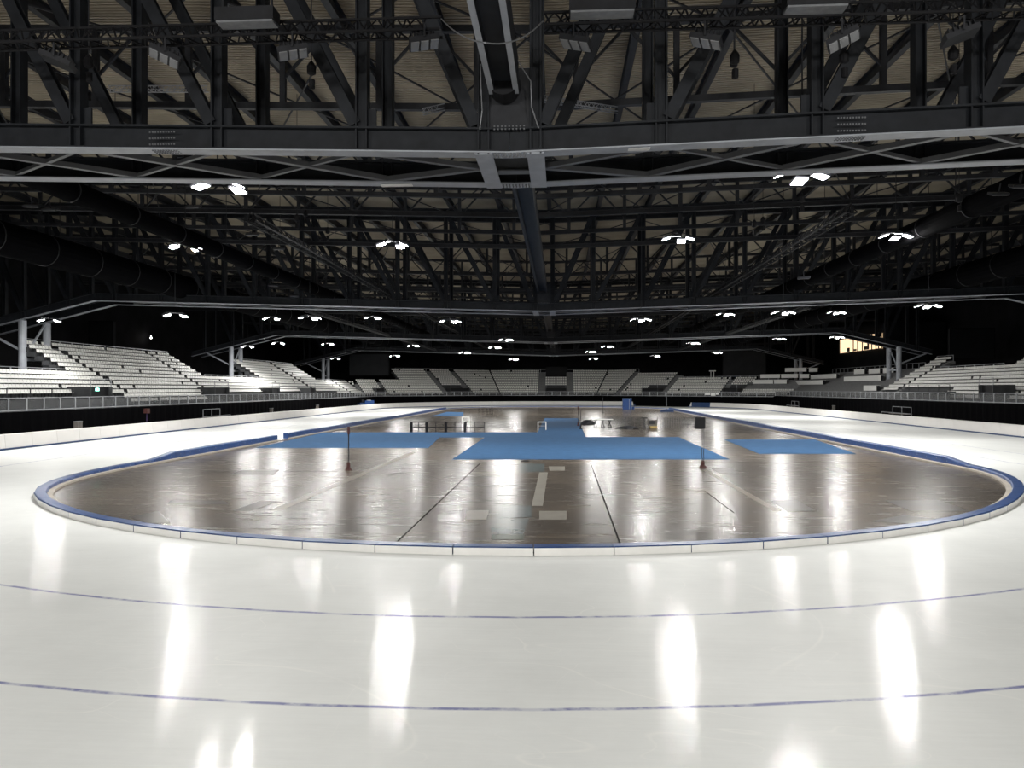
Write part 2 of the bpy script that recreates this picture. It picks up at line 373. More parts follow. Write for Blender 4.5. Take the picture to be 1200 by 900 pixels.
joint((563,542), (463,636)); joint((692,542), (727,637)); joint((240,552.5), (395,552)); joint((800,541.5),(1035,541.5), .04); joint((470,490.5), (632,490.5), .10); joint((680,497),(700,498), .1); joint((860,600),(826,575), .03)
car = slab(poly_px([(530,538),(855,538),(795,512),(686,512),(677.5,490),(638,490),(630,506.5),(360,506.5),(300,524.6),(502,524.6),(515,512.5),(568,512.5)], xmin=-24.9), ZF, ZF+.02)
tag(car.obj('carpet', M['carpet']), 'large blue carpet crossing the middle of the concrete infield', 'carpet', None)
tag(slab(poly_px([(849,515),(955,515),(1003,531.5),(890,531.5)], xmax=23.1), ZF, ZF+.02).obj('carpet', M['carpet']), 'separate blue carpet strip beside the right-hand edge pads', 'carpet')
tag(slab(poly_px([(505,487.8),(543,487.8),(543,483),(524,482.6)], xmin=-24.9), ZF, ZF+.02).obj('carpet', M['carpet']), 'small far blue carpet behind the black barrier on the left', 'carpet')

# ------------------------------------------------------------------ stands
V = [Vector(p) for p in ((-46,36), (-46,190), (-16,214), (9,214), (50,183), (50,36))]
SEG = ['left', 'far left', 'far middle', 'far right', 'right']
D_ = [(V[i+1]-V[i]).normalized() for i in range(5)]; N_ = [Vector((-d.y, d.x)) for d in D_]      # outward = left of travel
for i in range(5):
    mid = (V[i]+V[i+1])/2
    if (mid-Vector((0,110))).dot(N_[i]) < 0: N_[i] = -N_[i]
def pt(s, u, o): p = V[s]+D_[s]*u+N_[s]*o; return p
LEN = [(V[i+1]-V[i]).length for i in range(5)]
def mitre(s, o):
    """u range of segment s at offset o, cut at the corner bisectors"""
    r = [0, LEN[s]]
    if s > 0: a = math.acos(max(-1, min(1, D_[s-1].dot(D_[s])))); r[0] = -math.tan(a/2)*o
    if s < 4: a = math.acos(max(-1, min(1, D_[s+1].dot(D_[s])))); r[1] = LEN[s]+math.tan(a/2)*o
    return r
def upx(s, px, o):
    k = (px-600)/F; P = V[s]+N_[s]*o; D = D_[s]
    g = lambda v: (CY*v.x+SY*v.y)-k*(-SY*v.x+CY*v.y)
    return -g(P)/g(D)
RO, RD, RZ, RR = 3.0, .85, 2.72, .505
def off(i): return RO+RD*i
def zo(s): return .28 if s == 4 else 0.0
def zf(i, s=0): return RZ+RR*i+zo(s)
ZW = 2.65
# (segment, u0, u1, first row, last row, seats?) ; None = run to the corner
TOP = off(13)+.5
a1a, a1b, a2a, a2b = upx(0,57,TOP), upx(0,62,TOP), upx(0,171,TOP), upx(0,174,TOP)
f1e = upx(0,199,TOP); f2s, f2m, f2n, f2e = upx(0,273,TOP), upx(0,317,TOP), upx(0,320,TOP), upx(0,344,TOP)
r0s, r0e = upx(0,160,RO), upx(0,248,RO); r1s, r1e = upx(0,338,RO), upx(0,362,RO)
f1s = upx(0,27,TOP); MID = off(6)
BL = []
def blk(s, u0, u1, r0, r1, seats=True): BL.append((s, u0, u1, r0, r1, seats))
blk(0, 12, a1a, 2, 6); blk(0, f1s, a1a, 7, 13); blk(0, a1a, a1b, 0, 13, False); blk(0, a1b, a2a, 2, 13); blk(0, r0s, r0e, 0, 1)
blk(0, a2a, a2b, 0, 13, False); blk(0, a2b, f1e, 2, 13); blk(0, f1e, f2s, 2, 6); blk(0, f2s, f2m, 2, 13); blk(0, f2m, f2n, 0, 13, False); blk(0, f2n, f2e, 2, 13)
blk(0, f2e, upx(0,392,MID), 1, 6); blk(0, upx(0,392,MID), upx(0,394,MID), 0, 6, False); blk(0, upx(0,394,MID), None, 0, 6)
B = lambda s, px: upx(s, px, RO)
blk(1, None, B(1,425), 0, 6); blk(1, B(1,425), B(1,429), 0, 6, False); blk(1, B(1,429), B(1,452), 0, 7); blk(1, B(1,452), B(1,457), 0, 7, False); blk(1, B(1,457), B(1,482), 0, 7)
blk(1, B(1,482), B(1,521), 0, 13); blk(1, B(1,521), B(1,528), 0, 13, False); blk(1, B(1,528), B(1,551), 5, 13); blk(1, B(1,551), B(1,557), 0, 13, False); blk(1, B(1,557), None, 0, 13)
c0 = lambda px: upx(2, px, RO+5)
blk(2, None, c0(631), 0, 13); blk(2, c0(631), c0(639), 0, 13, False); blk(2, c0(639), c0(664), 5, 9); blk(2, c0(664), c0(672), 0, 13, False); blk(2, c0(672), None, 0, 13)
blk(3, None, B(3,719), 0, 13); blk(3, B(3,719), B(3,725), 0, 13, False); blk(3, B(3,725), B(3,752), 0, 11); blk(3, B(3,752), B(3,772), 5, 11); blk(3, B(3,772), B(3,779), 0, 11, False)
blk(3, B(3,779), B(3,841), 0, 8); blk(3, B(3,841), B(3,847), 0, 8, False); blk(3, B(3,847), B(3,866), 5, 8); blk(3, B(3,866), None, 0, 2); blk(3, B(3,866), upx(3,884,off(7)), 6, 8); blk(3, B(3,866), None, 3, 8, False)
T4 = off(12)+.5
rA, rB, rC = upx(4,1063,off(2)), upx(4,1108,T4-.8), upx(4,1111,T4-.8)
blk(4, 47.5, rB, 2, 12); blk(4, rB, rC, 0, 12, False); blk(4, rC, LEN[4]-20, 3, 7); blk(4, upx(4,1112,off(2)), LEN[4]-20, 0, 2); blk(4, upx(4,1124,off(8)), LEN[4]-20, 8, 8)
blk(4, rC, upx(4,1123,off(8)), 8, 8); blk(4, upx(4,1186,off(9)), LEN[4]-20, 9, 11)
# media tribune area: tiers without seats
blk(4, None, 47.5, 0, 10, False)

seat_pos = []          # (dist, point, angle, where, row, number)
tiers = {s: MB() for s in range(5)}; stairs = {s: MB() for s in range(5)}
def quad_box(b, s, u0, u1, w0, w1, o0, o1, z0, z1, mi=0):
    p = [pt(s,u0,o0), pt(s,u1,o0), pt(s,w1,o1), pt(s,w0,o1)]
    if (p[1]-p[0]).cross(p[2]-p[1]) < 0: p = [p[1], p[0], p[3], p[2]]
    vs = [(q.x, q.y, z0) for q in p]+[(q.x, q.y, z1) for q in p]
    b.add(vs, ((3,2,1,0),(4,5,6,7),(0,1,5,4),(1,2,6,5),(2,3,7,6),(3,0,4,7)), mi)
for s, u0, u1, r0, r1, seats in BL:
    for i in range(r0, r1+1):
        o0, o1 = off(i), off(i)+RD; m0, m1 = mitre(s, o0), mitre(s, o1)
        a, c = (m0[0] if u0 is None else u0), (m0[1] if u1 is None else u1); a2, c2 = (m1[0] if u0 is None else u0), (m1[1] if u1 is None else u1)
        if c-a < .2: continue
        tb = tiers[s] if seats else stairs[s]
        quad_box(tb, s, a, c, a2, c2, o0, o1, (zf(i,s)-.55 if i > r0 else ZW-.05), zf(i,s))
        if not seats:
            quad_box(tb, s, a, c, a, c, o0-RD*.5, o0, zf(i,s)-.55, zf(i,s)-RR*.5)
        else:
            nse = int((c-a-.1)/.52); st = (c-a)/max(nse, 1)
            for k in range(nse):
                if random.random() < .012: continue
                p = pt(s, a+st*(k+.5), o0+.52); seat_pos.append(((p-Vector((0,0))).length, p, s, i, k, st, nse))
def seat_mesh():
    b = MB(); w = .225                                          # front faces -y
    pr = [(.10,.44),(.15,.62),(.18,.80),(.14,.80),(.11,.64),(.05,.47),(-.19,.46),(-.22,.43),(-.20,.41),(.06,.41)]
    for x in (-w, w): b.v += [(x, y, z) for y, z in pr]
    n = len(pr); b.f = [(i, (i+1) % n, n+(i+1) % n, n+i) for i in range(n)]+[tuple(range(n))[::-1], tuple(range(n, 2*n))]; b.m = [0]*len(b.f)
    b.box((0, .06, .2), (.06, .10, .42), 1); return b
sm = seat_mesh(); seat_me = sm.mesh('stadium_seat', [M['seat'], M['steel_dark']])
seat_pos.sort(key=lambda t: t[0])
vis = [t for t in seat_pos if -6 < px_of(t[1].x, t[1].y) < 1206]
near = vis[:300]; ids = {id(t) for t in near}
def seat_ang(s): n_ = N_[s]; return math.atan2(n_.y, n_.x)-PI/2
rowname = lambda i: ordinal(i)
near_rows = {}
for t in near: near_rows.setdefault((t[2], t[3]), []).append(t)
for (s, i), lst in sorted(near_rows.items()):
    lst.sort(key=lambda t: t[0])
    for k, t in enumerate(lst):
        o = link('stadium_seat', seat_me, None, (t[1].x, t[1].y, zf(i,s)), seat_ang(s))
        side = 'left' if s == 0 else 'right'
        tag(o, f'white plastic seat in the {rowname(i)} tier of the {side} stand, {ordinal(k)} from the frame edge', 'seat', 'white seats in the near rows of the stands')
big = MB(); base_v = sm.v[:20]; base_f = sm.f[:12]
for t in seat_pos:
    if id(t) in ids: continue
    X = px_of(t[1].x, t[1].y)
    if t[1].y < 50 or not -80 < X < 1280: continue
    a = seat_ang(t[2]); ca, sa = math.cos(a), math.sin(a); z = zf(t[3], t[2])
    big.add([(t[1].x+x*ca-y*sa, t[1].y+x*sa+y*ca, z+q) for x, y, q in base_v], base_f)
tag(big.obj('distant_stadium_seats', M['seat']), 'rows upon rows of small white seats filling the farther stands', 'seats', 'white seats in the farther rows', 'stuff')

def panel_px(b, s, o, z0, z1, pa, pb, th=.08, mi=0):
    quad_box(b, s, upx(s,pa,o), upx(s,pb,o), upx(s,pa,o), upx(s,pb,o), o, o+th, z0, z1, mi)
stand_roots = []
names = ['long left grandstand of grey tiers behind the black skirt', 'far left angled grandstand behind the bend', 'middle far grandstand with a low block between two stairways', 'far right angled grandstand beside the blue safety mats', 'right-hand grandstand holding the white media desks']
for s in range(5):
    root = thing('grandstand', names[s], 'grandstand', (0,0,0)); stand_roots.append(root)
    tiers[s].obj('tiers', M['tier'], root)
    if stairs[s].v: stairs[s].obj('stairway', M['stair'], root)
    b = MB(); m0, m1 = mitre(s, 0), mitre(s, RO)
    quad_box(b, s, m0[0], m0[1], m1[0], m1[1], 0, RO, ZW-.12+zo(s), ZW+zo(s)); b.obj('walkway', M['tier'], root)
    # dark riser wall behind the walkway
    b = MB(); m0 = mitre(s, RO+RD*1.6)
    quad_box(b, s, m0[0], m0[1], m0[0], m0[1], RO+RD*1.6, RO+RD*1.6+.15, .0, ZW+.9); b.obj('riser_wall', M['steel_dark'], root)
    m0 = mitre(s, off(7)+.1); m1 = mitre(s, 17)
    if s in (0, 4):
        b = MB(); quad_box(b, s, 8, m0[1] if s == 0 else LEN[4]-10, 8, m1[1] if s == 0 else LEN[4]-10, off(7)+.05, 18.5, zf(6,s)-.15, zf(6,s)); b.obj('rear_platform', M['tier'], root)

# guard rails
def rail_run(root_label, s, o, u0, u1, z, h, bay, group, full=True):
    root = thing('guard_rail', root_label, 'railing', (*pt(s, u0, o), z), 0, group)
    org = Vector((*pt(s, u0, o), z)); ang = math.atan2(D_[s].y, D_[s].x); root.rotation_euler = (0,0,ang)
    L = u1-u0; n = max(1, round(L/bay)); n = min(n, 95)
    MB().bar((0,0,h), (L,0,h), .07).bar((0,0,.10), (L,0,.10), .09).obj('rail_bar', M['rail'], root)
    pm = MB().box((0,0,h/2), (.12,.08,h)).mesh('post', M['rail'])
    for k in range(n+1): link('post', pm, root, (L*k/n, 0, 0))
    if full:
        MB().box((L/2, 0, h*.52), (L, .02, h*.72)).obj('infill_panel', M['mesh'], root)
    return root
for s in range(5):
    m0 = mitre(s, .15); u0, u1 = m0[0]+.1, m0[1]-.1
    if s == 0: u0 = 10
    if s == 4: u1 = LEN[4]-10
    rail_run(f'grey panelled guard rail along the front edge of the {SEG[s]} stand', s, .15, u0, u1, ZW+zo(s), 1.15, 2.2, 'front guard rails')
def toprail(s, row, u0, u1, lab): rail_run(lab, s, off(row)+RD+.1, u0, u1, zf(row,s), 1.05, 2.4, 'rear guard rails of the stands', False)
toprail(0, 13, f1s, f1e, 'thin rear rail on top of the nearest full left block'); toprail(0, 13, f2s, f2e, 'thin rear rail on top of the second full left block')
toprail(0, 6, 12, f1s, 'rear rail behind the bright low left block'); toprail(0, 6, f1e, f2s, 'rear rail behind the low left block between the columns'); toprail(0, 6, f2e, LEN[0]+3, 'rear rail behind the farthest low left block')
toprail(1, 13, B(1,487), LEN[1]+3, 'rear rail above the far left angled stand'); toprail(2, 13, 0, LEN[2], 'rear rail above the far middle stand'); toprail(3, 13, 0, B(3,722), 'rear rail above the left end of the far right stand')
toprail(3, 8, B(3,779), LEN[3]-1, 'rear rail above the low right end of the far stand')
toprail(4, 12, 47.5, rB, 'rear rail on the tallest tiers of the right stand'); toprail(4, 8, rC+2, upx(4,1176,off(9)), 'rear rail behind the eighth tier of the right stand'); toprail(4, 10, 2, 47, 'rear rail above the media desks')

# black cloth skirt under the stands
b = MB(); path = []
for s in range(5):
    u0, u1 = mitre(s, -.05); n = int((u1-u0)/.45)
    for k in range(n): path.append((pt(s, u0+(u1-u0)*k/n, -.05+.05*math.sin(k*1.9)), s))
for q, _ in path:
    nn = N_[_]; b.v += [(q.x, q.y, -.03), (q.x, q.y, ZW-.02+zo(_)), (q.x+nn.x*.04, q.y+nn.y*.04, ZW-.02+zo(_)), (q.x+nn.x*.04, q.y+nn.y*.04, -.03)]
for i in range(len(path)-1):
    a = 4*i; c = a+4
    for f_ in ((0,1),(1,2),(2,3)): b.f.append((a+f_[0], a+f_[1], c+f_[1], c+f_[0])); b.m.append(0)
tag(b.obj('skirt_curtain', M['curtain']), 'long black cloth skirt hanging below the stands behind the safety mats', 'curtain')

# vomitory canopies / dark entrances as low boxes
def entrance(s, pa, pb, lab, o=RO+.5, z1=None, rows=2):
    u0, u1 = sorted((upx(s,pa,o), upx(s,pb,o))); um = (u0+u1)/2; p = pt(s, um, o); root = thing('stand_entrance', lab, 'entrance', (p.x, p.y, ZW+zo(s)), math.atan2(D_[s].y, D_[s].x)); w = u1-u0; h = 2.1 if z1 is None else z1
    sg = 1 if Vector((-D_[s].y, D_[s].x)).dot(N_[s]) > 0 else -1
    MB().box((0, sg*1.2, h/2+.02), (w, 2.2, h)).obj('opening', M['black'], root)
    MB().box((-w/2-.06, sg*1.0, h/2), (.12, 2.6, h+.1)).box((w/2+.06, sg*1.0, h/2), (.12, 2.6, h+.1)).obj('side_wall', M['tier'], root)
    MB().bar((-w/2-.06, -sg*.2, h+.9), (w/2+.06, -sg*.2, h+.9), .06).bar((-w/2, -sg*.2, h), (-w/2, -sg*.2, h+.9), .06).bar((w/2, -sg*.2, h), (w/2, -sg*.2, h+.9), .06).obj('handrail', M['rail'], root)
entrance(0, 104, 128, 'dark entrance with handrail between the two nearest left blocks'); entrance(0, 250, 266, 'dark entrance at the far end of the tall left block'); entrance(0, 318, 326, 'small dark entrance before the second tall left block'); entrance(0, 362, 368, 'dark entrance past the second tall left block')
entrance(1, 441, 450, 'dark entrance in the far left low rows'); entrance(1, 528, 550, 'wide dark entrance under a block left of the middle'); entrance(2, 640, 663, 'dark entrance under the low middle block'); entrance(3, 753, 771, 'dark entrance in the far right angled stand'); entrance(3, 848, 864, 'dark entrance near the right end of the far stand')
entrance(4, 1150, 1166, 'dark entrance with white handrail at the right edge', o=2.0)
# dark camera desk platform in front of the right seats
def ledge(s, pa, pb, o, z, lab):
    u0, u1 = sorted((upx(s,pa,o), upx(s,pb,o))); p = pt(s, (u0+u1)/2, o); w = u1-u0
    root = thing('camera_platform', lab, 'platform', (p.x, p.y, z), math.atan2(D_[s].y, D_[s].x))
    MB().box((0,0,.0), (w, 1.6, .18)).obj('platform_deck', M['black'], root)
    b = MB().bar((-w/2,0,1.0), (w/2,0,1.0), .06)
    for k in range(5): b.bar((-w/2+w*k/4,0,0), (-w/2+w*k/4,0,1.0), .07)
    b.obj('platform_rail', M['steel_dark'], root); MB().box((0,0,-.7), (w,.1,1.3)).obj('front_panel', M['steel_dark'], root)
ledge(4, 1065, 1113, 2.4, ZW+1.5, 'dark railed platform in front of the right seats')
ledge(0, 8, 106, 2.2, ZW+1.0, 'dark railed platform in front of the nearest left seats')

# media desks with white fronts on the right
DESKS = [(920,945,432.5),(948,958,432.5),(891,914,440),(915.5,935,439.6),(937,948,439.8),(950,980,440.2),(883,906,446.3),(907,922,446.4),(932,964,447.2),(989,1032,442.4),(1001,1013,434.5),(1018,1031,433.6),(1035,1047,432.8),(1012,1027,453.5)]
dl = ['highest white media desk on the right tiers', 'short white desk just right of the highest one', 'white desk at the left end of the upper middle tier', 'second white desk along the upper middle tier', 'short white desk beside a dark gap on the upper middle tier', 'long white desk at the end of the upper middle tier', 'white desk at the left end of the lower tier', 'short white desk next along the lower tier', 'long low white desk before a dark screen', 'longest white media desk under three small ones', 'small greyish white desk, first of the upper three', 'small bright white desk, middle of the upper three', 'small white desk, last of the upper three by the column', 'lowest small white table near the front rail']
for (xa, xb, yt), lab in zip(DESKS, dl):
    xm = (xa+xb)/2; best = None
    for sg_ in (3, 4):
        for q in range(160):
            o = 1.0+q*.09; u = upx(sg_, xm, o); m_ = mitre(sg_, o)
            if not m_[0]-.5 <= u <= m_[1]+.5: continue
            p = pt(sg_, u, o); z = RZ+zo(sg_)+RR*(o-RO)/RD; yy = YH-F*(z+.97-CH)/(-SY*p.x+CY*p.y)
            if best is None or abs(yy-yt) < best[0]: best = (abs(yy-yt), sg_, o)
    _, ds, o = best
    u0, u1 = sorted((upx(ds,xa,o), upx(ds,xb,o))); z = RZ+zo(ds)+RR*(o-RO)/RD; p = pt(ds, (u0+u1)/2, o); w = u1-u0
    root = thing('media_desk', lab, 'desk', (p.x, p.y, z+.25), math.atan2(D_[ds].y, D_[ds].x), 'white media desks')
    sg = 1 if Vector((-D_[ds].y, D_[ds].x)).dot(N_[ds]) > 0 else -1
    MB().box((0,0,.50), (w,.06,.92)).obj('front_panel', M['deskwhite'], root); MB().box((0,sg*.33,.97), (w,.72,.05)).obj('desk_top', M['deskwhite'], root)
    MB().box((-w/2+.04,sg*.3,.5), (.05,.55,.9)).box((w/2-.04,sg*.3,.5), (.05,.55,.9)).obj('side_panel', M['steel_dark'], root)

# ------------------------------------------------------------------ roof trusses
SP = 5.3
def zb(X, H=8.3): a = abs(X-XC); return CH+H+.03*min(a, 50)-(max(0, a-50)*.24)
TY = [27.2, 82.5, 137.5, 192.5]; DP = 4.1
def unit_between(mb_fn, cache={}): pass
def big_truss(Yf, idx, label):
    root = thing('roof_truss', label, 'roof truss', (XC, Yf, CH+8.3), 0, 'main roof trusses'); root.location = (XC, Yf, CH)
    def L(X, Y, Z): return Vector((X-XC, Y-Yf, Z-CH))
    Xe = 66; km = 12
    for pl, Y in enumerate((Yf, Yf+DP)):
        b = MB(); xs = [XC-Xe, XC-50, XC, XC+50, XC+Xe]
        for i in range(4): b.ibeam(L(xs[i], Y, zb(xs[i])+.44), L(xs[i+1], Y, zb(xs[i+1])+.44), .62, .86, .07)
        b.obj('bottom_chord', M['steel'], root)
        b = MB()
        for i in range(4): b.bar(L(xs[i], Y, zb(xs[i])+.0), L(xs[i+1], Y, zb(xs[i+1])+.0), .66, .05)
        b.obj('bottom_flange', M['steel_light'], root)  # paler than its chord: light from below put into the colour
        b = MB()
        for i in range(4): b.ibeam(L(xs[i], Y, zroof(xs[i])-1.0), L(xs[i+1], Y, zroof(xs[i+1])-1.0), .45, .5, .05)
        b.obj('top_chord', M['steel'], root)
        for k in range(-km, km+1):
            X = XC+k*SP; z0, z1 = zb(X)+.86, zroof(X)-1.2
            if k == 0:
                for sx in (-.92, .92): MB().ibeam(L(X+sx, Y, z0-.9), L(X+sx, Y, z1), .52, .42, .06, up=(1,0,0)).obj('post', M['steel'], root)
                continue
            MB().ibeam(L(X, Y, z0-.86), L(X, Y, z1), .50, .42, .05, up=(1,0,0)).obj('post', M['steel'], root)
            sgn = 1 if k > 0 else -1; kin = k-sgn; Xi = XC+kin*SP+(sgn*.95 if kin == 0 else 0)
            MB().ibeam(L(X, Y, z1+.1), L(Xi+sgn*.25, Y, zb(Xi)+1.0), .42, .40, .05, up=(0,1,0)).obj('diagonal', M['steel'], root)
        # node plates
        if idx < 2:
            for k in range(-4, 5):
                if k: X = XC+k*SP; MB().box(L(X, Y-.0, zb(X)+1.15), (1.0,.10,.8)).obj('gusset_plate', M['steel'], root)
    # plan bracing between the two bottom chords
    for k in range(-9, 9):
        xa, xb = XC+k*SP, XC+(k+1)*SP; xm = (xa+xb)/2
        if k in (-1, 0): far = XC+(-1 if k < 0 else 1)*1.2; near_ = xa if k < 0 else xb; MB().bar(L(near_, Yf+DP-.2, zb(near_)+.12), L(far, Yf+DP/2, zb(far)+.12), .26,.2).obj('lacing_bar', M['steel_mid'], root); MB().bar(L(near_, Yf+.2, zb(near_)+.12), L(far, Yf+DP/2, zb(far)+.12), .22,.18).obj('lacing_bar', M['steel_mid'], root); continue
        e = xb if k < 0 else xa; st_ = xa if k < 0 else xb
        MB().bar(L(st_, Yf+.2, zb(st_)+.14), L(e, Yf+DP-.2, zb(e)+.14), .26, .2).obj('lacing_bar', M['steel_mid'], root)
        MB().bar(L(e, Yf+.2, zb(e)+.14), L(st_, Yf+DP-.2, zb(st_)+.14), .16, .14).obj('lacing_bar', M['steel_mid'], root)
    for sx in (-.92, .92):
        MB().box(L(XC+sx, Yf+DP/2, zb(XC)-.02), (.62, DP+.5, .05)).obj('cross_plate', M['steel_light'], root)  # lit look of these plates painted in with the paler steel
    MB().ibeam(L(XC-.75, Yf+DP*.55, zb(XC)+.3), L(XC+.75, Yf+DP*.55, zb(XC)+.3), .5,.6).obj('cross_beam', M['steel_mid'], root)
    b = MB()
    for Y in (Yf-.33, Yf+DP-.33):
        for row in range(2):
            for q in range(9): b.box(L(XC-.52+q*.13, Y, zb(XC)+.80+.1*row-(.0)), (.05,.06,.05))
            for q in range(9): b.box(L(XC-.52+q*.13, Y+.1+.25*row, zb(XC)-.05), (.05,.05,.07))
    b.obj('splice_bolts', M['steel_mid'], root)
    MB().box(L(XC, Yf-.02, zb(XC)+1.95), (1.5,.3,2.1)).obj('centre_plate', M['steel_dark'], root)
    if idx == 0:
        for px_, w in ((190,.9), (998,.9)):
            p = at_y(px_, 165, Yf-.33); b = MB()
            for r_ in range(3):
                for q in range(10): b.box((p.x-XC-w/2+q*w/9, -.33, zb(p.x)-CH+.15+.22*r_), (.05,.04,.05)).box((p.x-XC-w/2+q*w/9+.03, -.2+.15*r_, zb(p.x)-CH-.03), (.05,.05,.05))
            b.obj('splice_bolts', M['steel_mid'], root)
        MB().box(L(at_y(740,174,Yf-.33).x, Yf-.0, zb(2.7)-.02), (1.35,.3,.03)).obj('paper_strip', M['deskwhite'], root)
        MB().box(L(at_y(465,221,Yf+DP).x, Yf+DP, zb(-5)-.02), (1.3,.3,.03)).obj('paper_strip', M['deskwhite'], root)
    return root
TL = ['nearest and largest roof truss spanning the whole top of the view', 'second roof truss back, its kinked bottom chord over the stands', 'third roof truss back, small above the far half of the oval', 'farthest visible roof truss above the far bend']
for i, Y in enumerate(TY): big_truss(Y, i, TL[i])

def column(X, Yf, lab):
    root = thing('hall_column', lab, 'column', (X, Yf, 0), 0, 'pale twin-legged roof columns'); zt = zb(X)
    for Y in (0, DP): MB().tube((0,Y,-.03), (0,Y,zt), .42, 12).obj('column_leg', M['steel_light'], root)
    MB().bar((0,.3,7.9), (0,DP-.3,7.9), .3).obj('tie_beam', M['steel_light'], root)
    MB().bar((0,.3,8.1), (0,DP-.4,zt-.2), .18).obj('diagonal_strut', M['steel_light'], root)
    s = -1 if X < 0 else 1
    MB().bar((s*.3,0,9.0), (s*4.6,0,zb(X+s*4.6)), .22).obj('knee_brace', M['steel_light'], root)
for i, Y in enumerate(TY[1:]):
    w = ['second', 'third', 'farthest'][i]
    column(-60.6, Y+.5, f'pale steel column carrying the left end of the {w} roof truss'); column(58.9, Y+.5, f'pale steel column carrying the right end of the {w} roof truss')

# secondary trusses between the main ones
def small_truss(Y, label):
    root = thing('secondary_truss', label, 'roof truss', (XC, Y, CH), 0, 'slender secondary roof trusses')
    zbt = lambda a: 15.0+.03*a; ztt = lambda a: ZD-CH-.7+.03*a; R_ = 66
    for nm, fn, h in (('bottom_chord', zbt, .34), ('top_chord', ztt, .34)):
        b = MB().bar((-R_,0,fn(R_)), (0,0,fn(0)), .34, h).bar((0,0,fn(0)), (R_,0,fn(R_)), .34, h); b.obj(nm, M['steel_dark'], root)
    for k in range(-12, 13):
        a = abs(k*SP)
        MB().bar((k*SP+2.6,0,zbt(a)), (k*SP+2.6,0,ztt(a)), .30).obj('post', M['steel_dark'], root)
        x0, x1 = k*SP+2.6, (k+1)*SP+2.6; xm = (x0+x1)/2
        if k < 12:
            MB().bar((x0,0,zbt(a)+1.4), (xm,0,ztt(a)), .14).obj('brace', M['steel_dark'], root); MB().bar((x1,0,zbt(a)+1.4), (xm,0,ztt(a)), .14).obj('brace', M['steel_dark'], root)
SYs = [41, 60, 74, 102, 117, 129, 157, 172, 184, 212, 228]
for i, Y in enumerate(SYs): small_truss(Y, f'slender dark secondary truss crossing the roof, {ordinal(i)} back from the camera')
# cross tie beams low in the roof (the light horizontal lines between trusses)
for i, Y in enumerate((62, 76, 99, 113, 126, 150, 165, 178, 207)):
    H = 14.9 if i < 2 else 14.0-.35*i
    o = MB().ibeam((-62,0,.9), (0,0,-.9), .3, .42).ibeam((0,0,-.9), (62,0,.9), .3,.42).obj('tie_beam', M['steel_dark'], None, (XC, Y, CH+H))
    tag(o, f'straight dark tie beam under the roof, {ordinal(i)} back between the trusses', 'roof beam', 'dark tie beams under the roof')

# rafters along the hall
rm = MB().ibeam((0,-30,0), (0,250,0), .40, .75, .06).mesh('rafter', M['steel_dark'])
for k in range(-13, 14):
    X = XC+k*SP+.6; o = link('rafter', rm, None, (X, 0, zroof(X)-.4))
    s_ = 'over the centre line' if k == 0 else f"{ordinal(abs(k)-1)} to the {'left' if k < 0 else 'right'} of the centre line"
    tag(o, f'long dark rafter under the roof deck, {s_}', 'roof beam', 'long rafters under the deck')
# thin rods criss-crossing under the deck
for r_, (y0, y1) in enumerate(((-4,27), (31,41), (41,60), (60,82), (87,102), (102,137))):
    b = MB()
    for k in range(-8, 9, 2):
        x0, x1 = XC+k*SP, XC+(k+2)*SP; b.bar((x0,y0,zroof(x0)-1.2), (x1,y1,zroof(x1)-1.2), .09).bar((x1,y0,zroof(x1)-1.2), (x0,y1,zroof(x0)-1.2), .09)
    tag(b.obj('bracing_rods', M['steel_dark']), f'thin crossing bracing rods under the deck in the {ordinal(r_)} bay', 'bracing', 'bracing rods under the deck')

# central box girder, one length per bay
def girder(y0, y1, lab):
    root = thing('box_girder', lab, 'roof girder', (XC-.15, y0, CH+10.2), 0, 'central box girder lengths'); L = y1-y0
    MB().add([(-.50,0,0),(-.33,0,0),(-.30,0,.25),(.30,0,.25),(.33,0,0),(.50,0,0),(.50,0,1.1),(-.50,0,1.1),(-.50,L,0),(-.33,L,0),(-.30,L,.25),(.30,L,.25),(.33,L,0),(.50,L,0),(.50,L,1.1),(-.50,L,1.1)],
        [(i, (i+1) % 8, 8+(i+1) % 8, 8+i) for i in range(8)]+[(7,6,5,4,3,2,1,0), (8,9,10,11,12,13,14,15)]).obj('girder_body', M['steel'], root)
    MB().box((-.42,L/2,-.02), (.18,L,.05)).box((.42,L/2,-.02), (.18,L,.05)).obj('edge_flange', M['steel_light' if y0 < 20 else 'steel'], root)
for i, (a, c) in enumerate(((-6,26.4), (32,81.6), (87.4,136.6), (142.4,191.6), (197.4,248))): girder(a, c, ['pale central box girder running overhead at the top edge', 'central box girder behind the nearest truss', 'central box girder between second and third trusses', 'central box girder between third and farthest trusses', 'farthest central box girder length'][i])
MB_c = MB().tube((XC-.15, 26.0, CH+10.55), (XC-.15, 26.85, CH+10.55), .56, 20); tag(MB_c.obj('girder_bearing', M['black']), 'round black bearing where the central girder meets the nearest truss', 'bearing')

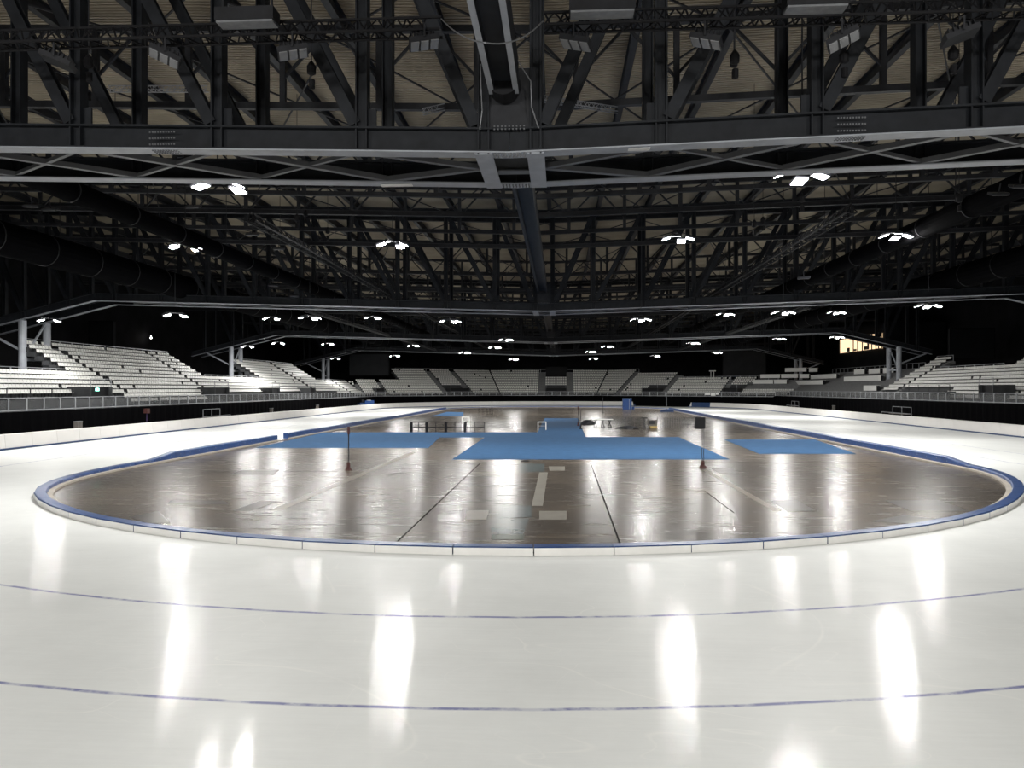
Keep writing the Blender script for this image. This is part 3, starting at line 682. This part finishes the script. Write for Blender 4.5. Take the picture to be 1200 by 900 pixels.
# air ducts
def duct(X, H, r, y0, y1, lab):
    root = thing('air_duct', lab, 'air duct', (X, y0, CH+H), 0, 'black air ducts'); L = y1-y0
    MB().tube((0,0,0), (0,L,0), r, 20).obj('duct_body', M['curtain'], root); y = 2.0; cm = MB().tube((0,-.05,0), (0,.05,0), r+.04, 20).mesh('duct_collar', M['black'])
    while y < L: link('duct_collar', cm, root, (0,y,0)); y += 6
    b = MB(); y = 4.0
    while y < L: b.bar((0,y,r), (0,y,zroof(X)-CH-H-.5), .04); y += 12
    b.obj('hanger_rod', M['steel_dark'], root)
duct(24.8, 11.0, .68, 34, 190, 'thick black air duct running back on the right'); duct(-27.2, 11.0, .62, 33, 190, 'thick black air duct running back on the left')
duct(-42, 11.3, 1.3, 46, 185, 'very wide black air duct near the left wall'); duct(41, 11.5, 1.2, 48, 190, 'very wide black air duct near the right wall')

# lattice trusses for lamps
def lattice(p, q, size, pitch, tube, lab, m, group=None, name='lattice_truss'):
    p, q = Vector(p), Vector(q); a = (q-p).normalized(); L = (q-p).length; r = a.cross(Vector((0,0,1))).normalized()
    root = thing(name, lab, 'lighting truss', p, 0, group); z = Vector((0,0,1))
    offs = [r*(-size/2)-z*size*.35, r*(size/2)-z*size*.35, z*size*.5]
    b = MB()
    for o in offs: b.bar(o, o+a*L, tube)
    b.obj('main_tube', m, root); b = MB(); n = int(L/pitch)
    for i in range(n):
        s0, s1, s2 = a*(i*pitch), a*((i+.5)*pitch), a*((i+1)*pitch)
        for j, k in ((0,1),(1,2),(2,0)): b.bar(offs[j]+s0, offs[k]+s1, tube*.6).bar(offs[k]+s1, offs[j]+s2, tube*.6)
    b.obj('lattice_bars', m, root); return root
def P3(px, py, Y): return at_y(px, py, Y)
Lg = 'black lattice trusses carrying floodlights'
lattice((-34, 24, CH+11.4), P3(517,31,24), .60, .62, .07, 'black lattice lighting truss hanging over the left of the view', M['black'], Lg); lattice(P3(638,26,24), (34, 24, CH+11.5), .60, .62, .07, 'black lattice lighting truss hanging over the right of the view', M['black'], Lg)
lattice((-18.6, 45, CH+10.3), (-18.6, 190, CH+10.3), .60, .9, .08, 'long dark lattice truss receding on the left', M['black'], 'receding lattice trusses'); lattice((16.6, 45, CH+10.3), (16.6, 190, CH+10.3), .60, .9, .08, 'long dark lattice truss receding on the right', M['black'], 'receding lattice trusses')
lattice((-31, 92, CH+9.6), (-31, 190, CH+9.6), .5, .9, .07, 'thin lattice truss receding farther left', M['steel_dark'], 'receding lattice trusses'); lattice((29, 92, CH+9.6), (29, 190, CH+9.6), .5, .9, .07, 'thin lattice truss receding farther right', M['steel_dark'], 'receding lattice trusses')
for (a_, c_, lab) in (((127,104),(243,104),'pale short lattice truss hung behind the left posts'), ((495,131),(521,125),'pale lattice truss end just left of the centre'), ((632,115),(724,129),'pale sloping lattice truss right of the centre')):
    lattice(P3(*a_,38), P3(*c_,38), .32, .4, .04, lab, M['galv'], 'pale short lattice trusses')
for (xa, xb, y_, Yk) in ((256,324,20,23.4), (667,744,8,23.4), (919,992,2,23.4)):
    p, q = P3(xa,y_,Yk), P3(xb,y_,Yk)
    o = MB().box((0,0,0), ((q-p).length, .6, .40)).box((0,0,-.23), ((q-p).length*.96, .5, .06), 1).box((-(q-p).length*.42,0,.5), (.06,.06,.7)).box(((q-p).length*.42,0,.5), (.06,.06,.7)).obj('cable_box', [M['steel_dark'], M['galv']], None, (p+q)/2)
    tag(o, {256:'long dark housing above the left lattice truss', 667:'long dark housing just right of the centre above the lattice', 919:'long dark housing at the top edge on the right'}[xa], 'housing', 'long dark housings above the lattice')

# floodlights that are off, under the black lattice
def floodlight(px, py, lab, tilt, yaw, dark=False, Y=24.0, s=1.0):
    p = P3(px, py, Y); root = thing('floodlight', lab, 'floodlight', p, yaw, 'unlit floodlights under the lattice'); root.rotation_euler = (0, 0, yaw)
    R = Matrix.Rotation(tilt, 3, 'Y')
    def rb(c, d, mi, b):
        n0 = len(b.v); b.box(c, d, mi); b.v[n0:] = [tuple(R @ Vector(v)) for v in b.v[n0:]]
    b = MB(); rb((0,0,0), (.95*s,.75*s,.16), 0, b); rb((0,0,.14), (.6*s,.5*s,.16), 0, b)
    for q in range(6): rb((-.35*s+q*.14*s,0,.12), (.02,.7*s,.22), 0, b)
    b.obj('lamp_housing', M['steel_dark'], root)
    if not dark:
        for q in range(3):
            b = MB(); rb(((-.31+q*.31)*s,0,-.09), (.25*s,.66*s,.03), 0, b); b.obj('reflector', M['reflector'], root)
    MB().bar((0,.42*s,0), (0,.42*s,.42), .05).bar((0,-.42*s,0), (0,-.42*s,.42), .05).bar((0,-.42*s,.42), (0,.42*s,.42), .05).bar((0,0,.42), (0,0,.62), .07).obj('bracket', M['steel_dark'], root)
for a_ in ((68,72,'dark edge-on floodlight, leftmost under the left lattice truss',.35,.3,True), (193,66,'unlit floodlight with striped reflectors, second from the left',.35,.5), (343,61,'unlit floodlight, third from the left under the lattice',-.25,.3),
           (497,50,'unlit floodlight at the inner end of the left lattice truss',-.2,.2), (675,50,'unlit floodlight at the inner end of the right lattice truss',.25,-.2), (828,48,'unlit floodlight, second along the right lattice truss',.3,-.3), (988,46,'unlit floodlight with striped reflectors on the right',-.35,-.4), (1125,42,'dark edge-on floodlight near the right end of the lattice',-.3,-.2,True)):
    floodlight(*a_)
# chain hoists
def hoist(px, py, Y, lab):
    p = P3(px, py, Y); root = thing('chain_hoist', lab, 'chain hoist', p, 0, 'black chain hoists'); zt = zroof(p.x)-p.z-.8
    MB().bar((0,0,.2), (0,0,zt), .03).obj('chain', M['steel_dark'], root)
    MB().lathe((0,0,-.25), [(.06,0),(.16,.06),(.17,.30),(.10,.42),(.04,.5)], 10).obj('motor', M['black'], root)
    MB().lathe((.02,0,-.75), [(.03,0),(.11,.03),(.11,.33),(.03,.38)], 10).obj('chain_bag', M['black'], root)
for i, (x, y, Y) in enumerate(((104,72,27), (365,80,27), (861,67,27), (989,66,27), (1117,62,27), (567,62,40), (860,72,33), (348,255,50), (358,250,56), (384,270,56), (884,262,50), (894,258,56), (940,232,44), (1124,232,44), (135,238,50))):
    hoist(x, y, Y, f'small black chain hoist on its chain, {ordinal(i)} of the scattered hoists')
# drooping cables at the centre
def cable(pts, r, lab, m='black'):
    b = MB()
    for i in range(len(pts)-1): b.tube(pts[i], pts[i+1], r, 5)
    tag(b.obj('cable', M[m]), lab, 'cable')
def sag(p, q, s, n=10): return [p.lerp(q, i/n)-Vector((0,0,s*4*(i/n)*(1-i/n))) for i in range(n+1)]
cable(sag(P3(517,22,24), P3(568,50,18.5), .15), .02, 'thin dark cable drooping from the left lattice end', 'galv'); cable(sag(P3(568,50,18.5), P3(636,25,24), .25), .02, 'thin pale cable drooping under the central girder', 'galv')
cable([P3(563,75,26), P3(564,110,26), P3(565,130,26.5), P3(562,152,26.6)], .02, 'thin pale cable beside the left centre post', 'galv'); cable([P3(601,60,26), P3(612,80,26), P3(622,95,26), P3(623,125,26), P3(631,150,26.6)], .02, 'thin pale cable hanging by the right centre post', 'galv')

# ------------------------------------------------------------------ lit lamps
def make_lamp():
    root = thing('ceiling_lamp', 'x', 'ceiling lamp', (0,0,0), 0)
    body = MB().box((0,0,0), (.62,.62,.10)).box((0,0,.08), (.36,.36,.12)); bm_ = body.mesh('lamp_panel', M['steel_dark'])
    global FACES; FACES = {}
    for key in ('lampface_mid', 'lampface_near', 'lampface', 'lampface_far'): FACES[key] = MB().add([(-.27,-.27,-.056),(.27,-.27,-.056),(.27,.27,-.056),(-.27,.27,-.056)], [(3,2,1,0)]).mesh('lamp_face', M[key])
    face = FACES['lampface']
    for x, y, rx, ry in ((-.85,0,.0,-.30), (-.30,-.95,.25,0), (.35,1.0,-.25,0), (.85,.1,0,.30)):
        h = link('lamp_panel', bm_, root, (x, y, 0)); h.rotation_euler = (rx, ry, 0); link('lamp_face', face, h)
    MB().bar((-.85,0,.18), (.85,.1,.18), .07).bar((-.3,-.95,.18), (.35,1.0,.18), .07).obj('lamp_frame', M['steel_dark'], root)
    link('hanger', MB().bar((0,0,.1), (0,0,1), .05).mesh('hanger', M['steel_dark']), root)
    return root
LAMPS = []   # px, py, H, label
for px, py, lab in ((255,216,'Brightest lamp cluster hanging just below the nearest truss on the left'), (940,204,'brightest lamp cluster hanging just below the nearest truss on the right'),
    (217,289,'lit lamp cluster outermost left in the second row'), (460,286,'lit lamp cluster left of the centre in the second row'), (795,279,'lit lamp cluster right of the centre in the second row'), (1050,276,'lit lamp cluster outermost right in the second row'), (-45,296,'lamp cluster just beyond the left edge of the second row')):
    LAMPS.append((px, py, 8.9 if py < 220 else 10.6, lab.lower()))
third = [(57,375),(205,369),(363,372),(528,376),(751,374),(918,366),(1088,358)]
for i, (px, py) in enumerate(third): LAMPS.append((px, py, 7.3, f'lit lamp under the second truss, {ordinal(i)} from the left'))
rest = [(318,373,9.3),(437,372,9.3),(850,368,9.3),(980,366,9.3),(290,406,7.3),(326,402,8),(385,403,7.8),(394,420,7.2),(593,398,7.5),(580,407,7.5),(712,406,7.5),(692,412,7.5),(602,421,7.2),(696,420,7.2),(768,417,7.2),(463,417,7.2),(913,397,8),(981,395,8),(840,413,7.5),(812,402,8),(545,413,7.5),(485,405,8)]
for i, (px, py, H) in enumerate(sorted(rest)): LAMPS.append((px, py, H, f'small distant lit lamp in the dark roof, {ordinal(i)} from the left'))
proto = make_lamp(); first = True
def put_lamp(p, lab, grp, rz=0, key='lampface'):
    global first
    o = proto if first else copy_tree(proto)
    first = False
    o.location = p; o.rotation_euler = (0, 0, rz); relabel(o, lab, grp)
    for ch in o.children:
        for f_ in ch.children: f_.data = FACES[key]
        if ch.name.startswith('hanger'): ch.scale = (1, 1, max(.5, zroof(p[0])-p[2]-1.3))
    return o
for px, py, H, lab in LAMPS:
    d = F*H/(YH-py); k = (px-600)/F; r = k*d; X, Y = CY*r-SY*d, SY*r+CY*d
    put_lamp((X, Y, CH+H), lab, 'lit lamp clusters under the roof', random.uniform(-.2,.2) if H < 9 else 0, 'lampface_near' if H == 8.9 else 'lampface' if H == 10.6 else 'lampface_mid' if py > 395 else 'lampface_far')
for i, X in enumerate((-32,-12,8,28)):  # unseen fill lamps, added to brighten the kerb's outer face
    o = put_lamp((X, -14, CH+9), f'added fill lamp cluster behind the camera, {ordinal(i)} from the left', 'added forward fill lamps behind the near bend'); o.rotation_euler = (1.12, 0, 0)
# small dim lamp faces on the lattices
for i, (px, py, Y, yw) in enumerate(((320,335,70,.4),(345,347,80,.4),(296,275,52,.2),(38,242,44,.2),(60,246,44,0),(942,326,60,-.4),(945,280,55,-.3),(906,301,62,-.3),(227,243,48,0),(327,292,62,.2),(1195,219,40,0),(1170,228,42,0))):
    p = P3(px, py, Y); o = MB().box((0,0,.05), (.9,.5,.12)).box((0,0,-.02), (.8,.42,.03), 1).bar((0,0,.1), (0,0,.6), .05).obj('strip_light', [M['steel_dark'], M['reflector']], None, p, yw); o.rotation_euler = (.35, 0, yw)
    tag(o, f'small pale rectangular lamp under the lattice, {ordinal(i)} of the dim ones', 'lamp', 'dim rectangular lamps')

# ------------------------------------------------------------------ large black screens, office window, wall panels
def blackbox(xa, xb, ya, yb_, Y, lab, m='panelgrey'):
    p, q = P3(xa,ya,Y), P3(xb,yb_,Y); root = thing('black_screen', lab, 'screen', ((p.x+q.x)/2, Y, q.z)); w = abs(q.x-p.x); h = p.z-q.z
    MB().box((0,0,h/2), (w,.8,h)).obj('screen_body', M[m], root); MB().box((0,-.42,h), (w,.08,.15)).box((0,-.42,0), (w,.08,.15)).box((-w/2,-.42,h/2), (.15,.08,h)).box((w/2,-.42,h/2), (.15,.08,h)).obj('screen_frame', M['black'], root)
blackbox(410, 456, 415, 440, 208, 'large dark square screen behind the far left stand'); blackbox(847, 897, 411, 440, 208, 'large dark square screen behind the far right stand'); blackbox(1112, 1164, 385, 420, 150, 'dark grey cloth panel high behind the right stand'); blackbox(106, 134, 377, 416, 128, 'dark hanging screen behind the tall left block'); blackbox(640,664,430,441, 229, 'dark screen above the low middle block', 'black')
# lit office
Xo = 70.0
def on_wall(px, py):
    k = (px-600)/F; Y = Xo*(CY+k*SY)/(k*CY-SY); d = -SY*Xo+CY*Y; return Y, CH+(YH-py)/F*d
ya, za = on_wall(983, 414.6); yb2, zb2 = on_wall(1032, 408); zt = on_wall(983, 398)[1]
tag(MB().box((Xo+6.5, (ya+yb2)/2, 12.5), (12.0, ya-yb2+6, 13)).obj('wall_office', M['wall']), kind='structure')
w_ = MB().box((Xo+.35, (ya+yb2)/2, (za+zt)/2), (.1, ya-yb2, zt-za)).obj('window_1', M['window']); tag(w_, kind='structure')
b = MB()
for pxm in (983,999,1004,1009.5,1020.5,1025.4,1028.5,1032): Y_, _z = on_wall(pxm, 410); b.box((Xo+.2, Y_, (za+zt)/2), (.2,.16,zt-za))
b.box((Xo+.2,(ya+yb2)/2,za), (.3,ya-yb2,.22)).box((Xo+.2,(ya+yb2)/2,zt), (.3,ya-yb2,.2)); b.obj('window_frame', M['steel_dark'], w_)
b = MB()
for pxm, wd, hh in ((993,1.6,1.0),(1001,1.4,.5),(1013,1.8,.8),(1016,.9,1.6)): Y_, _z = on_wall(pxm, 410); b.box((Xo+.25, Y_, za+.2+hh/2), (.1,wd,hh))
tag(b.obj('office_furniture', M['machine'], w_))

# ------------------------------------------------------------------ things on the infield
def flagpole(px, yt, ybm, lab, kind):
    g = gnd(px, ybm, ZF); d = -SY*g.x+CY*g.y; h = (ybm-yt)/F*d; root = thing('slim_pole', lab, 'pole', g)
    MB().lathe((0,0,0), [(.20,0),(.19,.06),(.10,.12),(.09,.42),(.04,.46)], 12).obj('pole_base', M['red'] if kind == 'red' else M['black'], root)
    MB().tube((0,0,.4), (0,0,h), .035, 8).obj('pole_shaft', M['steel_dark'] if kind != 'white' else M['rail'], root)
    if kind == 'red': MB().tube((0,0,h-.42), (0,0,h), .075, 10).obj('pole_sleeve', M['red'], root)
    return root, g, h
flagpole(408.5, 500, 551, 'slim dark pole with red base and red tip on the left infield', 'red')
flagpole(706.5, 466, 484, 'thin black pole far away near the blue cabinet', 'b'); flagpole(576.5, 469, 485.5, 'thin black pole beside small far frames', 'b'); flagpole(781, 460, 481, 'thin white pole rising from a blue mat far right', 'white'); flagpole(677.5, 476, 499, 'thin dark pole at the corner of the blue carpet', 'red'); flagpole(680.5, 480, 503, 'second thin dark pole at the carpet corner', 'b')
# loudspeaker on a double-tube stand
g = gnd(823.5, 548, ZF); root = thing('speaker_stand', 'tall stand of two thin tubes on a dark red base carrying the loudspeaker', 'stand', g)
MB().lathe((0,0,0), [(.22,0),(.20,.08),(.11,.14),(.10,.38),(.05,.42)], 12).obj('stand_base', M['red'], root)
for x in (-.055, .055): MB().tube((x,0,.38), (x,0,2.35), .02, 6).obj('stand_tube', M['steel_dark'], root)
sp = thing('loudspeaker', 'dark boxy loudspeaker fixed on the double tube stand', 'loudspeaker', g+Vector((-.16,0,2.28)))
MB().box((0,0,.34), (.54,.42,.68)).obj('speaker_cabinet', M['black'], sp); MB().box((0,-.22,.34), (.48,.02,.62)).obj('speaker_grille', M['black'], sp); MB().box((.27,0,.34), (.02,.3,.5)).obj('side_panel', M['steel_dark'], sp)
# black barriers on the left
def barrier(px0, px1, yb_, lab, group, key='black', h=1.1, posts=3, thick=.07, heavy=True):
    p, q = gnd(px0, yb_, ZF), gnd(px1, yb_, ZF); a = math.atan2((q-p).y, (q-p).x); L = (q-p).length; root = thing('crowd_barrier', lab, 'barrier', p, a, group)
    MB().bar((0,0,h), (L,0,h), .06).bar((0,0,h*.5), (L,0,h*.5), .09 if heavy else .05).obj('barrier_rail', M[key], root)
    for k in range(posts):
        x = L*k/(posts-1); w = .28 if (heavy and k == 0) else thick
        MB().box((x,0,h/2), (w,.10,h)).obj('barrier_post', M[key], root); MB().box((x,0,.03), (w+.05,.5,.05)).obj('barrier_foot', M[key], root)
for i, (a_, c_) in enumerate(((482,499),(500,521.5),(522.5,544),(545,567.5))): barrier(a_, c_, 506.8, f'black barrier on the infield before the carpet, {ordinal(i)} from the left', 'black barriers left of the centre')
barrier(561, 571, 486, 'tiny far black barrier frame near the far bend', 'small far barriers', heavy=False); barrier(571, 577, 486, 'second tiny far black barrier frame near the pole', 'small far barriers', heavy=False)
for i, (a_, c_) in enumerate(((770,784),(784,798))): barrier(a_, c_, 502, f'thin railing section right of the grey machine, {ordinal(i)} along', 'thin railing sections by the machine', 'machine', 1.3, 6, .05, False)
barrier(735, 752, 500, 'thin dark railing section left of the black table', 'thin railing sections by the machine', 'machine', 1.2, 3, .05, False)
barrier(798, 814, 500.5, 'low black railing reaching to the loudspeaker stand', 'thin railing sections by the machine', 'black', .35, 3, .07, False)
# small white gates
def gate(px0, px1, yt, yb_, lab):
    p, q = gnd(px0, yb_, ZF), gnd(px1, yb_, ZF); d = -SY*p.x+CY*p.y; h = (yb_-yt)/F*d; L = (q-p).length; root = thing('white_frame', lab, 'frame', p, 0)
    for x in (0, L): MB().box((x,0,h/2), (.10,.10,h)).obj('upright', M['deskwhite'], root)
    MB().box((L/2,0,h), (L+.1,.1,.10)).obj('crossbar', M['deskwhite'], root); MB().box((L/2,.3,h*.5), (L,.05,.05)).obj('rear_bar', M['steel_light'], root)
gate(630.5, 639.8, 494.5, 504, 'small white goal-like frame at the left edge of the far carpet'); gate(541.5, 550, 488.5, 501, 'white frame standing behind the black barriers')
# white trestle table on three X legs
g0, g1 = gnd(705, 500.5, ZF), gnd(719, 500.5, ZF); p = (g0+g1)/2; L = 2.2; root = thing('trestle_table', 'white-topped trestle table on three crossed dark legs', 'table', (gnd(706,500.5,ZF)))
MB().box((0,0,.93), (2.5,.8,.06)).obj('table_top', M['deskwhite'], root)
for x in (-.85, 0, .85): MB().bar((x-.22,-.3,0), (x+.16,-.3,.9), .09).bar((x+.22,-.3,0), (x-.16,-.3,.9), .09).bar((x-.22,.3,0), (x+.16,.3,.9), .06).bar((x+.22,.3,0), (x-.16,.3,.9), .06).bar((x-.22,-.3,.03), (x+.22,-.3,.03), .05).obj('trestle_leg', M['black'], root)
# dark heap, black high table, grey machine, blue cabinet
def heap(px, py, w, h, lab, key='machine'):
    g = gnd(px, py, ZF); b = MB(); n = 12
    for k, (rr, zz) in enumerate(((1,0),(.92,.35),(.6,.75),(.25,1.0))):
        for i in range(n): a = 2*PI*i/n; q = rr*(1+.18*math.sin(3*a+k)+.1*math.cos(5*a)); b.v.append((w/2*q*math.cos(a)+.1*w*zz, .5*w*q*math.sin(a)*.6, h*zz))
    for k in range(3):
        for i in range(n): b.f.append((k*n+i, k*n+(i+1) % n, (k+1)*n+(i+1) % n, (k+1)*n+i)); b.m.append(0)
    b.f.append(tuple(range(3*n, 4*n))); b.m.append(0)
    o = b.obj('covered_heap', M[key], None, g); tag(o, lab, 'covered heap'); return o
heap(687, 497.5, 1.9, .62, 'dark cloth-covered heap by the poles at the carpet corner', 'steel_dark')
heap(734, 502.5, 2.4, .35, 'low tangle of dark cables left of the black table', 'steel_dark')
g = gnd(755, 502, ZF); root = thing('high_table', 'black high table on a single leg beside the grey machine', 'table', g)
MB().box((0,0,1.22), (.75,.6,.10)).obj('table_top', M['black'], root); MB().box((0,0,.6), (.09,.09,1.2)).obj('table_leg', M['black'], root); MB().box((0,0,.03), (.6,.6,.05)).obj('table_base', M['black'], root)
g = gnd(764.5, 501.8, ZF); root = thing('floor_machine', 'boxy grey machine with a yellowish base on the right infield', 'machine', g)
MB().box((0,0,.62), (1.0,.9,.7)).obj('machine_body', M['machine'], root); MB().box((.1,-.1,.16), (.8,.9,.22)).obj('machine_base', M['yellow'], root); MB().box((-.1,-.46,.7), (.7,.04,.4)).obj('machine_panel', M['steel_dark'], root)
for x in (-.35,.35): MB().tube((x,-.35,.06), (x,.35,.06), .08, 10).obj('wheel', M['black'], root)
g = gnd(734.8, 480.3, ZF); root = thing('blue_cabinet', 'tall blue cabinet standing near the far bend', 'cabinet', g)
MB().box((0,0,1.25), (1.9,1.4,2.4)).obj('cabinet_body', M['bin'], root); MB().box((.42,-.72,1.25), (.06,.04,2.2)).obj('cabinet_seam', M['steel_light'], root); MB().box((0,0,2.5), (2.0,1.5,.12)).obj('cabinet_lid', M['matblue'], root)
g = gnd(742, 480, ZF); root = thing('blue_trolley', 'small dark blue trolley beside the tall blue cabinet', 'trolley', g)
MB().box((0,0,.35), (.5,.6,.6)).obj('trolley_box', M['bin'], root); MB().bar((.2,0,.5), (.3,0,1.15), .08).bar((.0,0,1.15), (.5,0,1.15), .1).obj('trolley_handle', M['matblue'], root)
g = gnd(781.5, 482.6, ZF); tag(MB().box((0,0,.2), (2.6,1.2,.4)).box((0,0,.42), (2.4,1.0,.05)).obj('foam_block', M['matblue'], None, g), 'dark blue foam block lying below the thin white pole', 'foam block')
g = gnd(600.5, 540.5, ZF); tag(heap(615, 540.6, .5, .08, 'small dark clump at the near edge of the large carpet', 'black'), None)

# pale panels behind the front rails
for s_, pxs in ((0, (38, 58, 80, 100)), (4, (1065, 1076, 1086, 1106))):
    for i, x_ in enumerate(pxs):
        o_ = RO+RD*1.6-.06; p = pt(s_, upx(s_, x_, o_), o_)
        root = thing('display_panel', f"{ordinal(i)} pale panel behind the front rail of the {'left' if s_ == 0 else 'right'} stand", 'panel', (p.x, p.y, ZW+zo(s_)+.75), math.atan2(D_[s_].y, D_[s_].x), 'pale panels behind the front rails')
        MB().box((0,0,0), (1.3,.06,.75)).obj('panel_sheet', M['deskwhite'], root); MB().box((0,0,-.42), (1.4,.09,.06)).box((0,0,.42), (1.4,.09,.06)).obj('panel_frame', M['steel_dark'], root)
p = pt(3, upx(3, 834, -.1), -.12); o = MB().box((-1.1,0,.1), (1.4,.05,.55)).box((.4,0,.02), (1.2,.05,.7)).box((1.5,0,.12), (.7,.05,.4)).obj('draped_sheet', M['deskwhite'], None, (p.x, p.y, ZW+.55), math.atan2(D_[3].y, D_[3].x))
tag(o, 'white cloth pieces draped over the far right front rail', 'cloth')
# things before the black skirt
def metal_steps(pxa, pxb, Xp, ytop, lab):
    ka, kb = [(p_-600)/F for p_ in (pxa, pxb)]; Ya, Yb = [Xp*(CY+k*SY)/(k*CY-SY) for k in (ka, kb)]
    if Ya > Yb: Ya, Yb = Yb, Ya
    root = thing('metal_steps', lab, 'steps', (Xp, Ya, 0)); L = Yb-Ya
    b = MB().bar((0,0,2.0), (0,L*.6,2.0), .07).bar((0,0,1.1), (0,L,1.1), .07)
    for y in (0, L*.3, L*.6): b.bar((0,y,0), (0,y,2.0), .07)
    b.bar((0,L,0), (0,L,1.1), .07).obj('handrail', M['galv'], root)
    MB().box((0,L*.35,1.0), (.8,L*.6,.06)).box((0,L*.8,.5), (.8,L*.3,.06)).obj('tread', M['machine'], root)
metal_steps(238, 270, -44.4, 0, 'grey metal steps with rails against the black skirt on the left'); metal_steps(1033, 1068, 48.5, 0, 'grey metal steps with rails against the black skirt on the right'); metal_steps(922, 936, 48.5, 0, 'small distant metal steps against the right black skirt')
def on_skirt(px, py, X):
    k = (px-600)/F; Y = X*(CY+k*SY)/(k*CY-SY); d = -SY*X+CY*Y; return Vector((X, Y, CH+(YH-py)/F*d))
for i, (x, y, X) in enumerate(((91.5,500,-44.6),(318,481.5,-44.6),(372,476.5,-44.6),(977,476.5,48.8))):
    p = on_skirt(x, y, X); root = thing('distribution_box', f'small grey box behind the safety mats, {ordinal(i)} from the left', 'box', (p.x, p.y, 0), 0, 'small grey boxes behind the mats')
    MB().box((0,0,.78), (.4,.7 if i == 0 else .5,1.56)).obj('box_body', M['machine'], root); MB().box((0,0,1.58), (.44,.74,.04)).obj('box_lid', M['galv'], root)
# red-topped dark machine behind the left mats: red canopy on a post
p = on_skirt(172, 482, -44.2); root = thing('red_extinguisher_stand', 'stand with a small dark red box before the left black skirt', 'stand', (p.x, p.y, -.03))
MB().box((0,0,1.0), (.08,.08,2.0)).obj('stand_post', M['jeans'], root); MB().box((0,0,2.25), (.4,.55,.5)).obj('red_box', M['red'], root); MB().box((0,0,.02), (.5,.5,.05)).obj('stand_foot', M['jeans'], root)
# ice machine (blue) behind the far left mats
p = gnd(432, 478, 0); p = Vector((-44.0*.98, 0, 0)); k = (431-600)/F; Xm = -43.7; Ym = Xm*(CY+k*SY)/(k*CY-SY)
Ym = min(Ym, 186); root = thing('ice_resurfacer', 'blue ice resurfacing machine behind the far left safety mats', 'vehicle', (Xm, Ym, -.03), -.9)
MB().box((0,0,1.1), (1.9,2.2,1.6)).box((0,.9,1.7), (1.7,.5,.5)).obj('vehicle_body', M['bin'], root); MB().box((0,-1.7,.9), (1.7,1.2,1.1)).obj('engine_cover', M['matblue'], root); MB().box((.0,-1.3,1.9), (.6,.5,.5)).obj('driver_seat', M['black'], root)
for x in (-.85,.85):
    for y in (-1.5,.6): MB().tube((x-.15,y,.42), (x+.15,y,.42), .42, 14).obj('wheel', M['black'], root)
MB().box((.5,.0,2.0), (.6,.8,.2)).obj('pale_cover', M['galv'], root)
k = (450-600)/F; Y = 206.0; X = Y*(k*CY-SY)/(CY+k*SY)
tag(MB().box((0,0,1.0), (1.2,.9,1.95)).box((0,0,2.0), (1.3,1.0,.08)).obj('beige_crate', M['beige'], None, (X, Y, 0)), 'pale beige crate behind the far left safety mats', 'crate')
# lit exit sign and small spots
p = on_skirt(114, 456.5, -49.0); tag(MB().box((0,0,0), (.1,.55,.3)).box((0,0,.2), (.06,.06,.15), 0).obj('exit_light', M['green'], None, p), 'small glowing green sign at the left stand entrance', 'sign')
for i, (x, y, Y) in enumerate(((177,396,150),(727-400+ -150,396,150))[:1]): tag(MB().box((0,0,0), (.25,.2,.25)).bar((0,0,.1), (0,0,.5), .05).obj('wall_lamp', M['spot'], None, P3(x,y,Y)), 'tiny bright lamp in the dark above the tall left block', 'lamp')
# camera tower lights at the far right
for i, (x, y) in enumerate(((833,436),(836.5,437))):
    p = P3(x, 445, 205); o = MB().bar((0,0,0), (0,0,2.3), .14).box((0,-.1,2.3), (.9,.5,.25)).obj('light_stand', M['deskwhite'], None, p); tag(o, ['white lamp stand at the top of the far right rows','second white lamp stand beside the first in the far right rows'][i], 'stand')

# ------------------------------------------------------------------ world, camera, colour
w = bpy.data.worlds.new('World'); SC.world = w; w.use_nodes = True
w.node_tree.nodes['Background'].inputs[0].default_value = (.5,.55,.65,1); w.node_tree.nodes['Background'].inputs[1].default_value = .0
cam = bpy.data.cameras.new('camera'); co = bpy.data.objects.new('camera', cam); C.objects.link(co)
cam.sensor_width = 36; cam.lens = 36*F/1200; cam.shift_y = (YH-450)/1200; cam.clip_start = .1; cam.clip_end = 600
co.location = (0, 0, CH); co.rotation_euler = (PI/2, 0, YAW); SC.camera = co
SC.view_settings.view_transform = 'Standard'; SC.view_settings.look = 'None'; SC.view_settings.gamma = 1; SC.view_settings.use_curve_mapping = False
SC.view_settings.exposure = 0.82
SC.cycles.use_denoising = True; SC.cycles.max_bounces = 5; SC.cycles.diffuse_bounces = 4; SC.cycles.glossy_bounces = 3; SC.cycles.sample_clamp_indirect = 6
SC.cycles.use_light_tree = True
